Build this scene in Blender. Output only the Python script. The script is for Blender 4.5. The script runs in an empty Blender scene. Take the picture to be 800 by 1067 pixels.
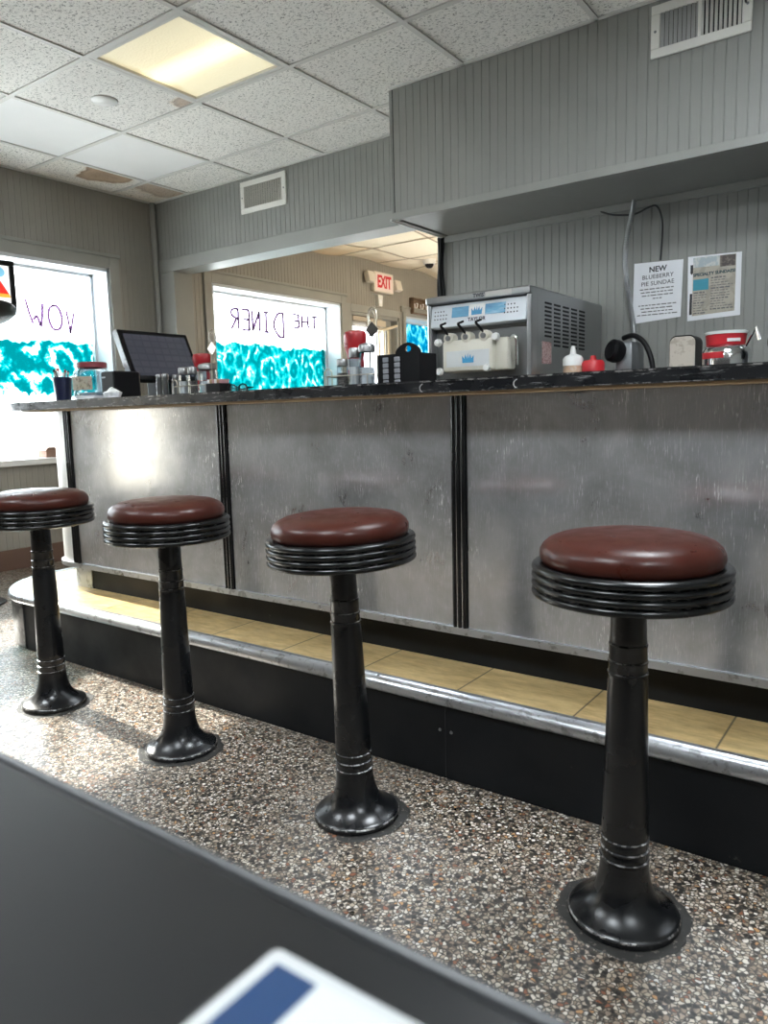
import bpy, bmesh, math, random
from mathutils import Vector, Matrix
R = math.radians
PI = math.pi
random.seed(7)
S = bpy.context.scene
COL = S.collection

# ------------------------------------------------------------------ camera, world, sun, exposure
cam_d = bpy.data.cameras.new('camera')
cam = bpy.data.objects.new('camera', cam_d)
COL.objects.link(cam)
cam_d.sensor_fit = 'AUTO'
cam_d.sensor_width = 36
cam_d.lens = 26.358
cam_d.clip_start = 0.02
right = Vector((0.80909337, 0.58716907, -0.02450296))
down = Vector((0.05666174, -0.11944182, -0.99122303))
fwd = Vector((-0.58494219, 0.80060361, -0.1299096))
m = Matrix((right, -down, -fwd)).transposed().to_4x4()
m.translation = (0, 0, 0.92)
cam.matrix_world = m
cam_d.dof.use_dof = True
cam_d.dof.focus_distance = 2.3
cam_d.dof.aperture_fstop = 7.5
S.camera = cam
S.view_settings.view_transform = 'Standard'
S.view_settings.look = 'None'
S.view_settings.gamma = 1
S.view_settings.use_curve_mapping = False
S.view_settings.exposure = 1.83

w = bpy.data.worlds.new('daylight')
S.world = w
w.use_nodes = True
bg = w.node_tree.nodes['Background']
bg.inputs[0].default_value = (0.93, 0.97, 1.0, 1)
bg.inputs[1].default_value = 4.6

sun_d = bpy.data.lights.new('sun', 'SUN')
sun_d.energy = 4.4
sun_d.angle = R(0.8)
sun_d.color = (1, 0.93, 0.82)
sun = bpy.data.objects.new('sun', sun_d)
COL.objects.link(sun)
sd = Vector((math.cos(R(31)), -0.03, -math.sin(R(31))))
sun.rotation_euler = sd.to_track_quat('-Z', 'Y').to_euler()

XL = -4.65                      # face of the left wall
WT = 0.26                       # its thickness
WINS = {1: (0.95, 3.22, 0.67, 1.955), 2: (4.13, 5.74, 0.67, 1.975),
        3: (6.83, 7.90, 0.67, 1.955), 4: (-0.30, 0.30, 0.42, 1.955)}
DOOR = (5.88, 6.71, 0.0, 1.92)
for k, (y0, y1, z0, z1) in list(WINS.items()) + [(5, DOOR)]:
    pd = bpy.data.lights.new('window_portal', 'AREA')
    pd.shape = 'RECTANGLE'
    pd.size, pd.size_y = z1 - z0, y1 - y0
    pd.cycles.is_portal = True
    p = bpy.data.objects.new('window_portal', pd)
    COL.objects.link(p)
    p.location = (XL - 0.24, (y0 + y1) / 2, (z0 + z1) / 2)
    p.rotation_euler = (0, R(-90), 0)


# ------------------------------------------------------------------ materials
def mat(name, col, rough=0.5, metal=0.0, **kw):
    M = bpy.data.materials.new(name)
    M.use_nodes = True
    b = M.node_tree.nodes['Principled BSDF']
    b.inputs['Base Color'].default_value = (*col, 1)
    b.inputs['Roughness'].default_value = rough
    b.inputs['Metallic'].default_value = metal
    for k, v in kw.items():
        b.inputs[k.replace('_', ' ')].default_value = v
    return M


class NT:
    """small helper for node graphs"""
    def __init__(s, M):
        s.t = M.node_tree
        s.b = s.t.nodes.get('Principled BSDF')
        s.co = s.n('ShaderNodeTexCoord').outputs['Object']

    def n(s, kind, **kw):
        x = s.t.nodes.new(kind)
        for k, v in kw.items():
            if hasattr(x, k):
                setattr(x, k, v)
            else:
                x.inputs[k].default_value = v
        return x

    def l(s, a, b):
        s.t.links.new(a, b)

    def map(s, scale=(1, 1, 1), rot=(0, 0, 0), loc=(0, 0, 0), src=None):
        x = s.n('ShaderNodeMapping')
        x.inputs['Scale'].default_value = scale
        x.inputs['Rotation'].default_value = rot
        x.inputs['Location'].default_value = loc
        s.l(src or s.co, x.inputs['Vector'])
        return x.outputs[0]

    def noise(s, scale, detail=3, rough=0.5, vec=None, dist=0.0):
        x = s.n('ShaderNodeTexNoise')
        x.inputs['Scale'].default_value = scale
        x.inputs['Detail'].default_value = detail
        x.inputs['Roughness'].default_value = rough
        x.inputs['Distortion'].default_value = dist
        s.l(vec or s.co, x.inputs['Vector'])
        return x.outputs['Fac']

    def ramp(s, fac, stops, interp='LINEAR'):
        x = s.n('ShaderNodeValToRGB')
        r = x.color_ramp
        r.interpolation = interp
        while len(r.elements) < len(stops):
            r.elements.new(0.5)
        for e, (p, c) in zip(r.elements, stops):
            e.position = p
            e.color = (*c, 1) if len(c) == 3 else c
        s.l(fac, x.inputs[0])
        return x.outputs[0]

    def grey(s, fac, a, b, lo=0.0, hi=1.0):
        return s.ramp(fac, [(a, (lo,) * 3), (b, (hi,) * 3)])

    def mix(s, fac, a, b, blend='MIX'):
        x = s.n('ShaderNodeMixRGB', blend_type=blend)
        for i, v in ((0, fac), (1, a), (2, b)):
            if isinstance(v, (int, float)):
                x.inputs[i].default_value = v if i == 0 else (v, v, v, 1)
            elif isinstance(v, tuple):
                x.inputs[i].default_value = (*v, 1)
            else:
                s.l(v, x.inputs[i])
        return x.outputs[0]

    def math(s, op, a, b=None, c=None):
        x = s.n('ShaderNodeMath', operation=op)
        for i, v in ((0, a), (1, b), (2, c)):
            if v is None:
                continue
            if isinstance(v, (int, float)):
                x.inputs[i].default_value = v
            else:
                s.l(v, x.inputs[i])
        return x.outputs[0]

    def xyz(s, src=None):
        x = s.n('ShaderNodeSeparateXYZ')
        s.l(src or s.co, x.inputs[0])
        return x.outputs

    def bump(s, h, strength=0.3, dist=0.002):
        x = s.n('ShaderNodeBump')
        x.inputs['Strength'].default_value = strength
        x.inputs['Distance'].default_value = dist
        s.l(h, x.inputs['Height'])
        s.l(x.outputs[0], s.b.inputs['Normal'])

    def set(s, name, out):
        s.l(out, s.b.inputs[name])


def worn(name, base, chip, amount=0.6, scale=40, rough=0.35, metal=0.0, coat=0.0):
    M = mat(name, base, rough, metal)
    N = NT(M)
    f = N.grey(N.noise(scale, 6, 0.65), amount, amount + 0.06)
    N.set('Base Color', N.mix(f, base, chip))
    N.set('Roughness', N.grey(N.noise(9, 4), 0.3, 0.75, rough * 0.8, min(1, rough * 1.35)))
    N.b.inputs['Coat Weight'].default_value = coat
    return M


# painted beadboard
def paint(name, col, rough=0.45):
    M = mat(name, col, rough)
    N = NT(M)
    d = N.grey(N.noise(3.5, 4, 0.6), 0.3, 0.75)
    N.set('Base Color', N.mix(d, tuple(c * 0.92 for c in col), tuple(min(1, c * 1.06) for c in col)))
    N.bump(N.noise(90, 3), 0.12, 0.002)
    return M


m_wall = paint('grey_beadboard_paint', (0.285, 0.288, 0.270))
m_trimgrey = paint('grey_trim_paint', (0.31, 0.312, 0.292))
m_wallwarm = paint('warm_grey_paint', (0.30, 0.285, 0.255))
m_white = mat('white_paint', (0.78, 0.78, 0.76), 0.4)
m_whitemetal = mat('white_enamel', (0.8, 0.79, 0.74), 0.35)
m_reveal = mat('pale_reveal_paint', (0.62, 0.66, 0.70), 0.5)
m_base = mat('brown_vinyl_base', (0.14, 0.085, 0.065), 0.4)
m_black = mat('black_plastic', (0.005, 0.005, 0.006), 0.45, Specular_IOR_Level=0.22)
m_blackmetal = worn('black_painted_metal', (0.005, 0.0055, 0.0065), (0.02, 0.02, 0.021), 0.62, 30, 0.27)
m_ringblack = worn('black_gloss_band', (0.004, 0.0045, 0.005), (0.07, 0.066, 0.06), 0.70, 60, 0.22)
m_wornedge = worn('worn_bare_edge', (0.05, 0.05, 0.052), (0.35, 0.34, 0.33), 0.5, 50, 0.3, 0.6)
m_chrome = mat('chrome', (0.75, 0.76, 0.78), 0.14, 1.0)
m_steel_dark = mat('dark_steel', (0.25, 0.255, 0.26), 0.35, 1.0)
m_alu = worn('aluminium_nosing', (0.62, 0.64, 0.67), (0.40, 0.41, 0.43), 0.55, 35, 0.33, 0.9)
m_aludark = worn('dull_aluminium', (0.30, 0.31, 0.32), (0.2, 0.2, 0.2), 0.55, 30, 0.45, 0.8)
m_capmetal = mat('dull_cap_metal', (0.33, 0.33, 0.33), 0.4, 0.9)
m_ink = mat('black_ink', (0.03, 0.03, 0.035), 0.6)
m_paper = mat('white_paper', (0.88, 0.89, 0.92), 0.6)
m_red = mat('red_plastic', (0.35, 0.012, 0.018), 0.35)
m_redbright = mat('bright_red_plastic', (0.55, 0.02, 0.03), 0.4)

# terrazzo
m_floor = mat('pebble_terrazzo', (0.3, 0.28, 0.25), 0.4)
N = NT(m_floor)
wob = N.n('ShaderNodeVectorMath', operation='ADD')
nz = N.n('ShaderNodeTexNoise'); nz.inputs['Scale'].default_value = 95
sc_ = N.n('ShaderNodeVectorMath', operation='SCALE'); sc_.inputs['Scale'].default_value = 0.008
N.l(N.co, nz.inputs['Vector']); N.l(nz.outputs['Color'], sc_.inputs[0])
N.l(N.co, wob.inputs[0]); N.l(sc_.outputs[0], wob.inputs[1])
flat = N.map((1, 1, 0.0), src=wob.outputs[0])


def vor(scale, feature):
    v = N.n('ShaderNodeTexVoronoi', feature=feature)
    v.inputs['Scale'].default_value = scale
    N.l(flat, v.inputs['Vector'])
    return v


va, vb = vor(128, 'F1'), vor(128, 'DISTANCE_TO_EDGE')
rnd = N.xyz(va.outputs['Color'])
chips = N.ramp(rnd[0], [(0.0, (0.010, 0.009, 0.009)), (0.13, (0.03, 0.028, 0.026)), (0.18, (0.27, 0.205, 0.15)), (0.32, (0.44, 0.37, 0.285)),
                        (0.46, (0.62, 0.56, 0.47)), (0.60, (0.33, 0.26, 0.20)), (0.68, (0.72, 0.67, 0.59)), (0.80, (0.48, 0.40, 0.32)),
                        (0.88, (0.50, 0.27, 0.12)), (0.92, (0.26, 0.10, 0.05)), (0.96, (0.72, 0.69, 0.64))], 'CONSTANT')
edge = N.grey(vb.outputs['Distance'], 0.04, 0.20)
col = N.mix(edge, (0.055, 0.047, 0.038), chips)
dirt = N.grey(N.noise(1.3, 4, 0.6), 0.3, 0.7, 0.8, 1.0)
N.set('Base Color', N.mix(1.0, col, dirt, 'MULTIPLY'))
N.set('Roughness', N.grey(N.noise(25, 3), 0.3, 0.7, 0.26, 0.48))
N.bump(edge, 0.12, 0.001)

# fissured ceiling tile
def tile_mat(name, col, fissure=True, stain=None):
    M = mat(name, col, 0.9)
    n = NT(M)
    c = n.mix(n.grey(n.noise(2.5, 3), 0.3, 0.7), tuple(x * 0.95 for x in col), col)
    if fissure:
        v = n.noise(75, 4, 0.7, n.map((1, 1.3, 1)), 0.8)
        pits = n.grey(v, 0.385, 0.455)
        c = n.mix(pits, tuple(x * 0.42 for x in col), c)
        n.bump(pits, 0.5, 0.004)
    else:
        n.bump(n.noise(160, 2), 0.1, 0.001)
    if stain:
        cx, cy, r, strength = stain
        d = n.n('ShaderNodeVectorMath', operation='DISTANCE')
        wv = n.n('ShaderNodeTexNoise'); wv.inputs['Scale'].default_value = 5; wv.inputs['Detail'].default_value = 4
        n.l(n.co, wv.inputs['Vector'])
        n.l(n.co, d.inputs[0]); d.inputs[1].default_value = (cx, cy, 2.465)
        dd = n.math('ADD', d.outputs['Value'], n.math('MULTIPLY', n.math('SUBTRACT', wv.outputs['Fac'], 0.5), r * 1.4))
        q = n.math('DIVIDE', dd, r)
        ring = n.ramp(q, [(0.0, (0.25, 0.13, 0.05)), (0.55, (0.38, 0.22, 0.10)), (0.78, (0.20, 0.10, 0.035)), (0.84, (0.62, 0.50, 0.36)), (1.0, (0.7, 0.62, 0.5))])
        f = n.ramp(q, [(0.0, (strength,) * 3), (0.82, (strength,) * 3), (0.86, (0.35,) * 3), (1.0, (0.0,) * 3)])
        c = n.mix(f, c, ring)
    n.set('Base Color', c)
    return M


m_tile = tile_mat('fissured_ceiling_tile', (0.93, 0.915, 0.875))
m_tilesmooth = tile_mat('smooth_ceiling_tile', (0.86, 0.86, 0.86), False)
m_stainA = tile_mat('stained_ceiling_tile', (0.88, 0.85, 0.79), True, (-4.30, 3.02, 0.22, 0.8))
m_stainB = tile_mat('ringed_ceiling_tile', (0.88, 0.83, 0.75), True, (-4.30, 3.46, 0.26, 0.55))
m_stainC = tile_mat('corner_stained_tile', (0.88, 0.865, 0.83), True, (-3.05, 2.64, 0.10, 0.6))
m_backtile = tile_mat('warm_ceiling_tile', (0.88, 0.78, 0.62), False)
m_backtileB = tile_mat('brown_stained_tile', (0.80, 0.62, 0.42), False)
m_tbar = mat('ceiling_grid_metal', (0.68, 0.67, 0.64), 0.5)
m_tbarback = mat('stained_grid_metal', (0.36, 0.27, 0.18), 0.6)

# brushed and scratched stainless panel
m_steel = mat('scratched_stainless', (0.5, 0.51, 0.52), 0.28, 1.0)
N = NT(m_steel)
swirl = N.noise(2.6, 5, 0.6, None, 0.8)
fine = N.noise(1.0, 3, 0.6, N.map((520, 520, 26), (0, 0.30, 0)))
fine2 = N.noise(1.0, 3, 0.6, N.map((380, 380, 20), (0, -0.55, 0)))
def streaks(sc, ang, off, lo):
    return N.grey(N.noise(1.0, 2, 0.5, N.map(sc, (0, ang, 0), off)), lo + 0.03, lo + 0.10)


scr = streaks((620, 620, 16), 0.14, (0, 0, 0), 0.60)
for k_, (ang_, lo_) in enumerate(((-0.30, 0.61), (0.55, 0.62), (-0.9, 0.63), (1.2, 0.64), (0.02, 0.615))):
    scr = N.math('MAXIMUM', scr, streaks((560 - 60 * k_, 560 - 60 * k_, 18 + 4 * k_), ang_, (3 * k_, 1 + k_, 5), lo_))
patch = N.math('MULTIPLY', N.grey(N.noise(3.2, 4, 0.6), 0.38, 0.66, 0.1, 1.0), N.grey(N.noise(26, 4, 0.7), 0.35, 0.6, 0.15, 0.8))
scratches = N.math('MULTIPLY', scr, patch)
N.set('Base Color', N.mix(scratches, N.mix(N.grey(swirl, 0.3, 0.72), (0.58, 0.59, 0.61), (0.76, 0.77, 0.79)), (0.9, 0.9, 0.9)))
N.set('Roughness', N.math('ADD', N.grey(swirl, 0.3, 0.7, 0.07, 0.17), N.math('MULTIPLY', scratches, 0.3)))
N.bump(N.math('ADD', N.math('ADD', fine, fine2), N.math('MULTIPLY', scratches, 1.5)), 0.07, 0.0006)
haze = N.n('ShaderNodeBsdfGlossy')
haze.inputs['Roughness'].default_value = 0.62
haze.inputs['Color'].default_value = (0.80, 0.81, 0.83, 1)
N.l(N.b.inputs['Normal'].links[0].from_socket, haze.inputs['Normal'])
mx = N.n('ShaderNodeMixShader')
N.l(N.math('ADD', N.grey(N.noise(7, 6, 0.62, None, 0.4), 0.30, 0.7, 0.20, 0.36), N.math('MULTIPLY', scratches, 0.45)), mx.inputs[0])
N.l(N.b.outputs[0], mx.inputs[1]); N.l(haze.outputs[0], mx.inputs[2])
N.l(mx.outputs[0], m_steel.node_tree.nodes['Material Output'].inputs['Surface'])

m_steelbox = mat('machine_stainless', (0.40, 0.41, 0.41), 0.30, 1.0)
N = NT(m_steelbox)
N.set('Roughness', N.grey(N.noise(1.0, 3, 0.6, N.map((3, 3, 160))), 0.2, 0.8, 0.28, 0.36))

# worn black laminate of the worktop
m_top = mat('worn_black_laminate', (0.01, 0.011, 0.013), 0.3)
N = NT(m_top)
chip = N.grey(N.noise(1.0, 6, 0.7, N.map((16, 60, 110)), 0.6), 0.59, 0.66)
N.set('Base Color', N.mix(N.math('MULTIPLY', chip, 0.75), (0.008, 0.009, 0.011), (0.33, 0.33, 0.33)))
N.set('Roughness', N.grey(N.noise(14, 4), 0.3, 0.7, 0.2, 0.42))
m_ply = mat('plywood_edge', (0.42, 0.30, 0.17), 0.6)

m_kick = worn('black_scuffed_board', (0.008, 0.0095, 0.0115), (0.06, 0.06, 0.06), 0.70, 22, 0.5)
m_kick.node_tree.nodes['Principled BSDF'].inputs['Specular IOR Level'].default_value = 0.3

# tan vinyl tiles on the step
m_tread = mat('tan_vinyl_tile', (0.3, 0.22, 0.12), 0.4)
N = NT(m_tread)
x_, y_, z_ = N.xyz()[0:3]
u = N.math('FRACT', N.math('DIVIDE', N.math('ADD', x_, 10.69), 0.305))
joint = N.math('MINIMUM', N.grey(u, 0.0, 0.012), N.grey(N.math('SUBTRACT', 1.0, u), 0.0, 0.012))
cell = N.math('FLOOR', N.math('DIVIDE', N.math('ADD', x_, 10.69), 0.305))
wn = N.n('ShaderNodeTexWhiteNoise', noise_dimensions='1D')
N.l(cell, wn.inputs['W'])
mott = N.grey(N.noise(22, 6, 0.7, N.map((0.5, 1.6, 1))), 0.3, 0.75)
c = N.mix(mott, (0.44, 0.29, 0.115), (0.90, 0.68, 0.34))
c = N.mix(N.math('MULTIPLY', wn.outputs['Value'], 0.3), c, (0.80, 0.61, 0.31))
spk = N.grey(N.noise(120, 3, 0.6), 0.70, 0.74)
c = N.mix(N.math('MULTIPLY', spk, 0.6), c, (0.06, 0.05, 0.03))
N.set('Base Color', N.mix(joint, (0.04, 0.03, 0.02), c))
N.set('Roughness', N.grey(N.noise(16, 4), 0.3, 0.7, 0.28, 0.5))

# vinyl seat
m_vinyl = mat('brown_vinyl', (0.11, 0.038, 0.026), 0.33, Specular_IOR_Level=0.27)
N = NT(m_vinyl)
N.set('Base Color', N.mix(N.grey(N.noise(6, 4, 0.6), 0.3, 0.75), (0.044, 0.0105, 0.0068), (0.070, 0.0175, 0.0115)))
N.set('Roughness', N.grey(N.noise(30, 4), 0.3, 0.7, 0.26, 0.42))
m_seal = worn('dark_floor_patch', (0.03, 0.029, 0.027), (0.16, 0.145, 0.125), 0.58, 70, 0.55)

m_table = mat('dark_table_laminate', (0.006, 0.0064, 0.007), 0.38, Specular_IOR_Level=0.36)
m_tableband = mat('grey_table_edge', (0.05, 0.052, 0.055), 0.4)
m_blue = mat('navy_print', (0.010, 0.036, 0.10), 0.35)
m_card = mat('card_print', (0.46, 0.48, 0.49), 0.35)
m_acrylic = mat('pale_card_border', (0.42, 0.43, 0.43), 0.3)


def emissive(name, col, strength, base=(0.8, 0.8, 0.8)):
    M = mat(name, base, 0.4)
    b = M.node_tree.nodes['Principled BSDF']
    b.inputs['Emission Color'].default_value = (*col, 1)
    b.inputs['Emission Strength'].default_value = strength
    return M


# prismatic diffuser of the troffer: one tube glows across it
m_diff = mat('prismatic_diffuser', (0.8, 0.78, 0.66), 0.35)
N = NT(m_diff)
ox, oy, oz = N.xyz()[0:3]
tube = N.ramp(N.math('ABSOLUTE', N.math('SUBTRACT', oy, 0.03)), [(0.0, (1, 1, 1)), (0.04, (0.66, 0.66, 0.66)), (0.11, (0.30, 0.30, 0.30)), (0.3, (0.22, 0.22, 0.22))], 'EASE')
N.b.inputs['Emission Color'].default_value = (1.0, 0.84, 0.46, 1)
N.set('Emission Strength', N.math('MULTIPLY', tube, 0.52))
pr = N.n('ShaderNodeTexVoronoi'); pr.inputs['Scale'].default_value = 90
N.l(N.co, pr.inputs['Vector'])
N.bump(pr.outputs['Distance'], 0.4, 0.003)

m_fill = emissive('fill_diffuser', (0.88, 0.95, 1.0), 12.5)  # strong glow for the added, unseen ceiling lights


# clear glass: transparent with a fresnel sheen
def glass_pane(name, paint_z=None, tint=(0.97, 0.99, 1.0), yellow=None):
    M = bpy.data.materials.new(name)
    M.use_nodes = True
    N = NT(M)
    nt = M.node_tree
    nt.nodes.remove(N.b)
    out = nt.nodes['Material Output']
    tr = N.n('ShaderNodeBsdfTransparent'); tr.inputs[0].default_value = (*tint, 1)
    gl = N.n('ShaderNodeBsdfGlossy'); gl.inputs['Roughness'].default_value = 0.02
    fr = N.n('ShaderNodeFresnel'); fr.inputs['IOR'].default_value = 1.45
    m1 = N.n('ShaderNodeMixShader')
    N.l(N.math('MULTIPLY', fr.outputs[0], 0.5), m1.inputs[0]); N.l(tr.outputs[0], m1.inputs[1]); N.l(gl.outputs[0], m1.inputs[2])
    res = m1.outputs[0]
    if paint_z:
        lo, hi, style = paint_z
        oz = N.xyz()[2]
        oy = N.xyz()[1]
        big = N.noise(5.5, 4, 0.6)
        top = N.math('SUBTRACT', N.math('ADD', hi, N.math('MULTIPLY', N.math('SUBTRACT', big, 0.5), 0.16)), oz)
        bot = N.math('SUBTRACT', oz, N.math('ADD', lo, N.math('MULTIPLY', N.math('SUBTRACT', N.noise(9, 3), 0.5), 0.22)))
        mask = N.grey(N.math('MINIMUM', top, bot), 0.0, 0.015)
        v = N.n('ShaderNodeTexVoronoi', feature='F1')
        v.inputs['Scale'].default_value = 4.2 if style == 1 else 9
        N.l(N.map((1, 1, 1 if style == 1 else 0.6)), v.inputs['Vector'])
        wav = N.math('SINE', N.math('ADD', N.math('MULTIPLY', v.outputs['Distance'], 13 if style == 1 else 12), N.math('MULTIPLY', N.noise(6, 5, 0.65), 16)))
        st = N.grey(N.math('ADD', N.math('MULTIPLY', wav, 0.42 if style == 1 else 0.27), N.noise(14, 5, 0.65, N.map((1, 1, 1 if style == 1 else 0.55)))), 0.25, 0.85)
        colr = N.ramp(st, [(0.0, (0.0, 0.155, 0.165)), (0.22, (0.0, 0.185, 0.195)), (0.5, (0.0, 0.222, 0.228)), (0.72, (0.03, 0.245, 0.25)), (0.9, (0.24, 0.30, 0.30)), (1.0, (0.5, 0.55, 0.55))])
        if style == 3:
            colr = N.ramp(st, [(0.0, (0.0, 0.13, 0.19)), (0.5, (0.02, 0.185, 0.235)), (0.85, (0.12, 0.25, 0.28)), (1.0, (0.4, 0.5, 0.54))])
        pt = N.n('ShaderNodeBsdfTransparent'); N.l(colr, pt.inputs[0])
        df = N.n('ShaderNodeBsdfTranslucent'); df.inputs[0].default_value = (0.0, 0.25, 0.27, 1)
        pm = N.n('ShaderNodeMixShader'); pm.inputs[0].default_value = 0.03
        N.l(pt.outputs[0], pm.inputs[1]); N.l(df.outputs[0], pm.inputs[2])
        m2 = N.n('ShaderNodeMixShader')
        N.l(mask, m2.inputs[0]); N.l(res, m2.inputs[1]); N.l(pm.outputs[0], m2.inputs[2])
        res = m2.outputs[0]
    N.l(res, out.inputs['Surface'])
    return M


m_glass1 = glass_pane('painted_window_glass', (1.10, 1.46, 1))
m_glass2 = glass_pane('painted_diner_glass', (0.80, 1.555, 2))
m_glass3 = glass_pane('blue_painted_glass', (1.5, 1.95, 3))
m_glassplain = glass_pane('clear_window_glass')
m_glassdim = glass_pane('dimming_window_glass', None, (0.50, 0.475, 0.43))  # tint added to dim this unseen window's reflection in the steel
m_jarglass = glass_pane('clear_jar_glass', None, (0.90, 0.93, 0.95))


def see_paint(name, col, a):
    M = bpy.data.materials.new(name)
    M.use_nodes = True
    N = NT(M)
    nt = M.node_tree
    nt.nodes.remove(N.b)
    tr = N.n('ShaderNodeBsdfTransparent'); tr.inputs[0].default_value = (*col, 1)
    df = N.n('ShaderNodeBsdfDiffuse'); df.inputs[0].default_value = (*col, 1)
    mx = N.n('ShaderNodeMixShader'); mx.inputs[0].default_value = a
    N.l(tr.outputs[0], mx.inputs[1]); N.l(df.outputs[0], mx.inputs[2])
    N.l(mx.outputs[0], nt.nodes['Material Output'].inputs['Surface'])
    return M


m_purple = see_paint('purple_window_paint', (0.20, 0.14, 0.22), 0.15)

# ------------------------------------------------------------------ mesh helpers
def bm_new():
    return bmesh.new()


def box(bm, x0, x1, y0, y1, z0, z1, mi=0, bev=0.0, mtx=None, seg=2):
    vs = [bm.verts.new((x, y, z)) for x in (x0, x1) for y in (y0, y1) for z in (z0, z1)]
    q = [(0, 1, 3, 2), (4, 6, 7, 5), (0, 4, 5, 1), (2, 3, 7, 6), (0, 2, 6, 4), (1, 5, 7, 3)]
    fs = [bm.faces.new([vs[i] for i in f]) for f in q]
    for f in fs:
        f.material_index = mi
    if bev:
        es = list({e for f in fs for e in f.edges})
        r = bmesh.ops.bevel(bm, geom=es, offset=bev, segments=seg, affect='EDGES', profile=0.5)
        for f in r['faces']:
            f.material_index = mi
        vs = list({v for f in r['faces'] for v in f.verts} | {v for v in vs if v.is_valid})
        if mtx:
            allv = set(vs)
            stack = list(allv)
            while stack:
                v = stack.pop()
                for e in v.link_edges:
                    o = e.other_vert(v)
                    if o not in allv:
                        allv.add(o); stack.append(o)
            vs = list(allv)
    if mtx:
        for v in vs:
            v.co = mtx @ v.co
    return vs


def lathe(bm, prof, seg=48, mi=0, c=(0, 0, 0), mtx=None, mis=None):
    """prof: (r, z) from bottom to top"""
    rings = []
    for r, z in prof:
        if r < 1e-6:
            rings.append([bm.verts.new((c[0], c[1], c[2] + z))])
        else:
            rings.append([bm.verts.new((c[0] + r * math.cos(2 * PI * i / seg), c[1] + r * math.sin(2 * PI * i / seg), c[2] + z)) for i in range(seg)])
    for k in range(len(rings) - 1):
        a, b = rings[k], rings[k + 1]
        for i in range(seg):
            j = (i + 1) % seg
            if len(a) == 1 and len(b) == 1:
                continue
            if len(a) == 1:
                f = bm.faces.new((a[0], b[j], b[i]))
            elif len(b) == 1:
                f = bm.faces.new((a[i], a[j], b[0]))
            else:
                f = bm.faces.new((a[i], a[j], b[j], b[i]))
            f.material_index = mis[k] if mis else mi
    if mtx:
        for rg in rings:
            for v in rg:
                v.co = mtx @ v.co


def prism(bm, pts, z0, z1, mi=0, f=None):
    """closed prism of a 2D outline; f maps (u, v, w) to world"""
    f = f or (lambda u, v, w_: (u, v, w_))
    lo = [bm.verts.new(f(u, v, z0)) for u, v in pts]
    hi = [bm.verts.new(f(u, v, z1)) for u, v in pts]
    n = len(pts)
    fs = [bm.faces.new(lo[::-1]), bm.faces.new(hi)]
    for i in range(n):
        j = (i + 1) % n
        fs.append(bm.faces.new((lo[i], lo[j], hi[j], hi[i])))
    for q in fs:
        q.material_index = mi
    return fs


def tube(bm, pts, r, seg=8, mi=0, closed=False):
    pts = [Vector(p) for p in pts]
    n = len(pts)
    rad = r if isinstance(r, (list, tuple)) else [r] * n
    rings = []
    prev = None
    for i, p in enumerate(pts):
        if closed:
            t = pts[(i + 1) % n] - pts[i - 1]
        else:
            t = pts[min(i + 1, n - 1)] - pts[max(i - 1, 0)]
        t.normalize()
        if prev is None:
            a = Vector((0, 0, 1)) if abs(t.z) < 0.9 else Vector((1, 0, 0))
            nrm = t.cross(a).normalized()
        else:
            nrm = (prev - t * prev.dot(t)).normalized()
        prev = nrm
        bi = t.cross(nrm)
        rings.append([bm.verts.new(p + rad[i] * (math.cos(2 * PI * k / seg) * nrm + math.sin(2 * PI * k / seg) * bi)) for k in range(seg)])
    m_ = n if closed else n - 1
    for i in range(m_):
        a, b = rings[i], rings[(i + 1) % n]
        for k in range(seg):
            l = (k + 1) % seg
            bm.faces.new((a[k], a[l], b[l], b[k])).material_index = mi
    if not closed:
        bm.faces.new(rings[0][::-1]).material_index = mi
        bm.faces.new(rings[-1]).material_index = mi


def smooth_pts(pts, n=6):
    """Catmull-Rom through points"""
    P = [Vector(p) for p in pts]
    out = []
    for i in range(len(P) - 1):
        a, b, c, d = P[max(i - 1, 0)], P[i], P[i + 1], P[min(i + 2, len(P) - 1)]
        for k in range(n):
            t = k / n
            out.append(0.5 * ((2 * b) + (c - a) * t + (2 * a - 5 * b + 4 * c - d) * t * t + (3 * b - a - 3 * c + d) * t ** 3))
    out.append(P[-1])
    return out


def obj(name, bm, mats, parent=None, smooth=False, angle=35, loc=None, rot=None):
    bmesh.ops.recalc_face_normals(bm, faces=bm.faces[:])
    me = bpy.data.meshes.new(name)
    bm.to_mesh(me)
    bm.free()
    for x in (mats if isinstance(mats, (list, tuple)) else [mats]):
        me.materials.append(x)
    if smooth:
        me.polygons.foreach_set('use_smooth', [True] * len(me.polygons))
        me.set_sharp_from_angle(angle=R(angle))
    o = bpy.data.objects.new(name, me)
    COL.objects.link(o)
    if parent:
        o.parent = parent
    if loc:
        o.location = loc
    if rot:
        o.rotation_euler = rot
    return o


def tag(o, label, cat, group=None):
    o['label'] = label
    o['category'] = cat
    if group:
        o['group'] = group
    return o


def thing(name, label, cat, loc=(0, 0, 0), rz=0.0, group=None):
    o = bpy.data.objects.new(name, None)
    COL.objects.link(o)
    o.location = loc
    o.rotation_euler = (0, 0, rz)
    o.empty_display_size = 0.05
    return tag(o, label, cat, group)


def struct(o):
    o['kind'] = 'structure'
    return o


def copy_tree(o, parent=None):
    c = o.copy()
    COL.objects.link(c)
    if parent:
        c.parent = parent
    for ch in list(o.children):
        copy_tree(ch, c)
    return c


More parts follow.
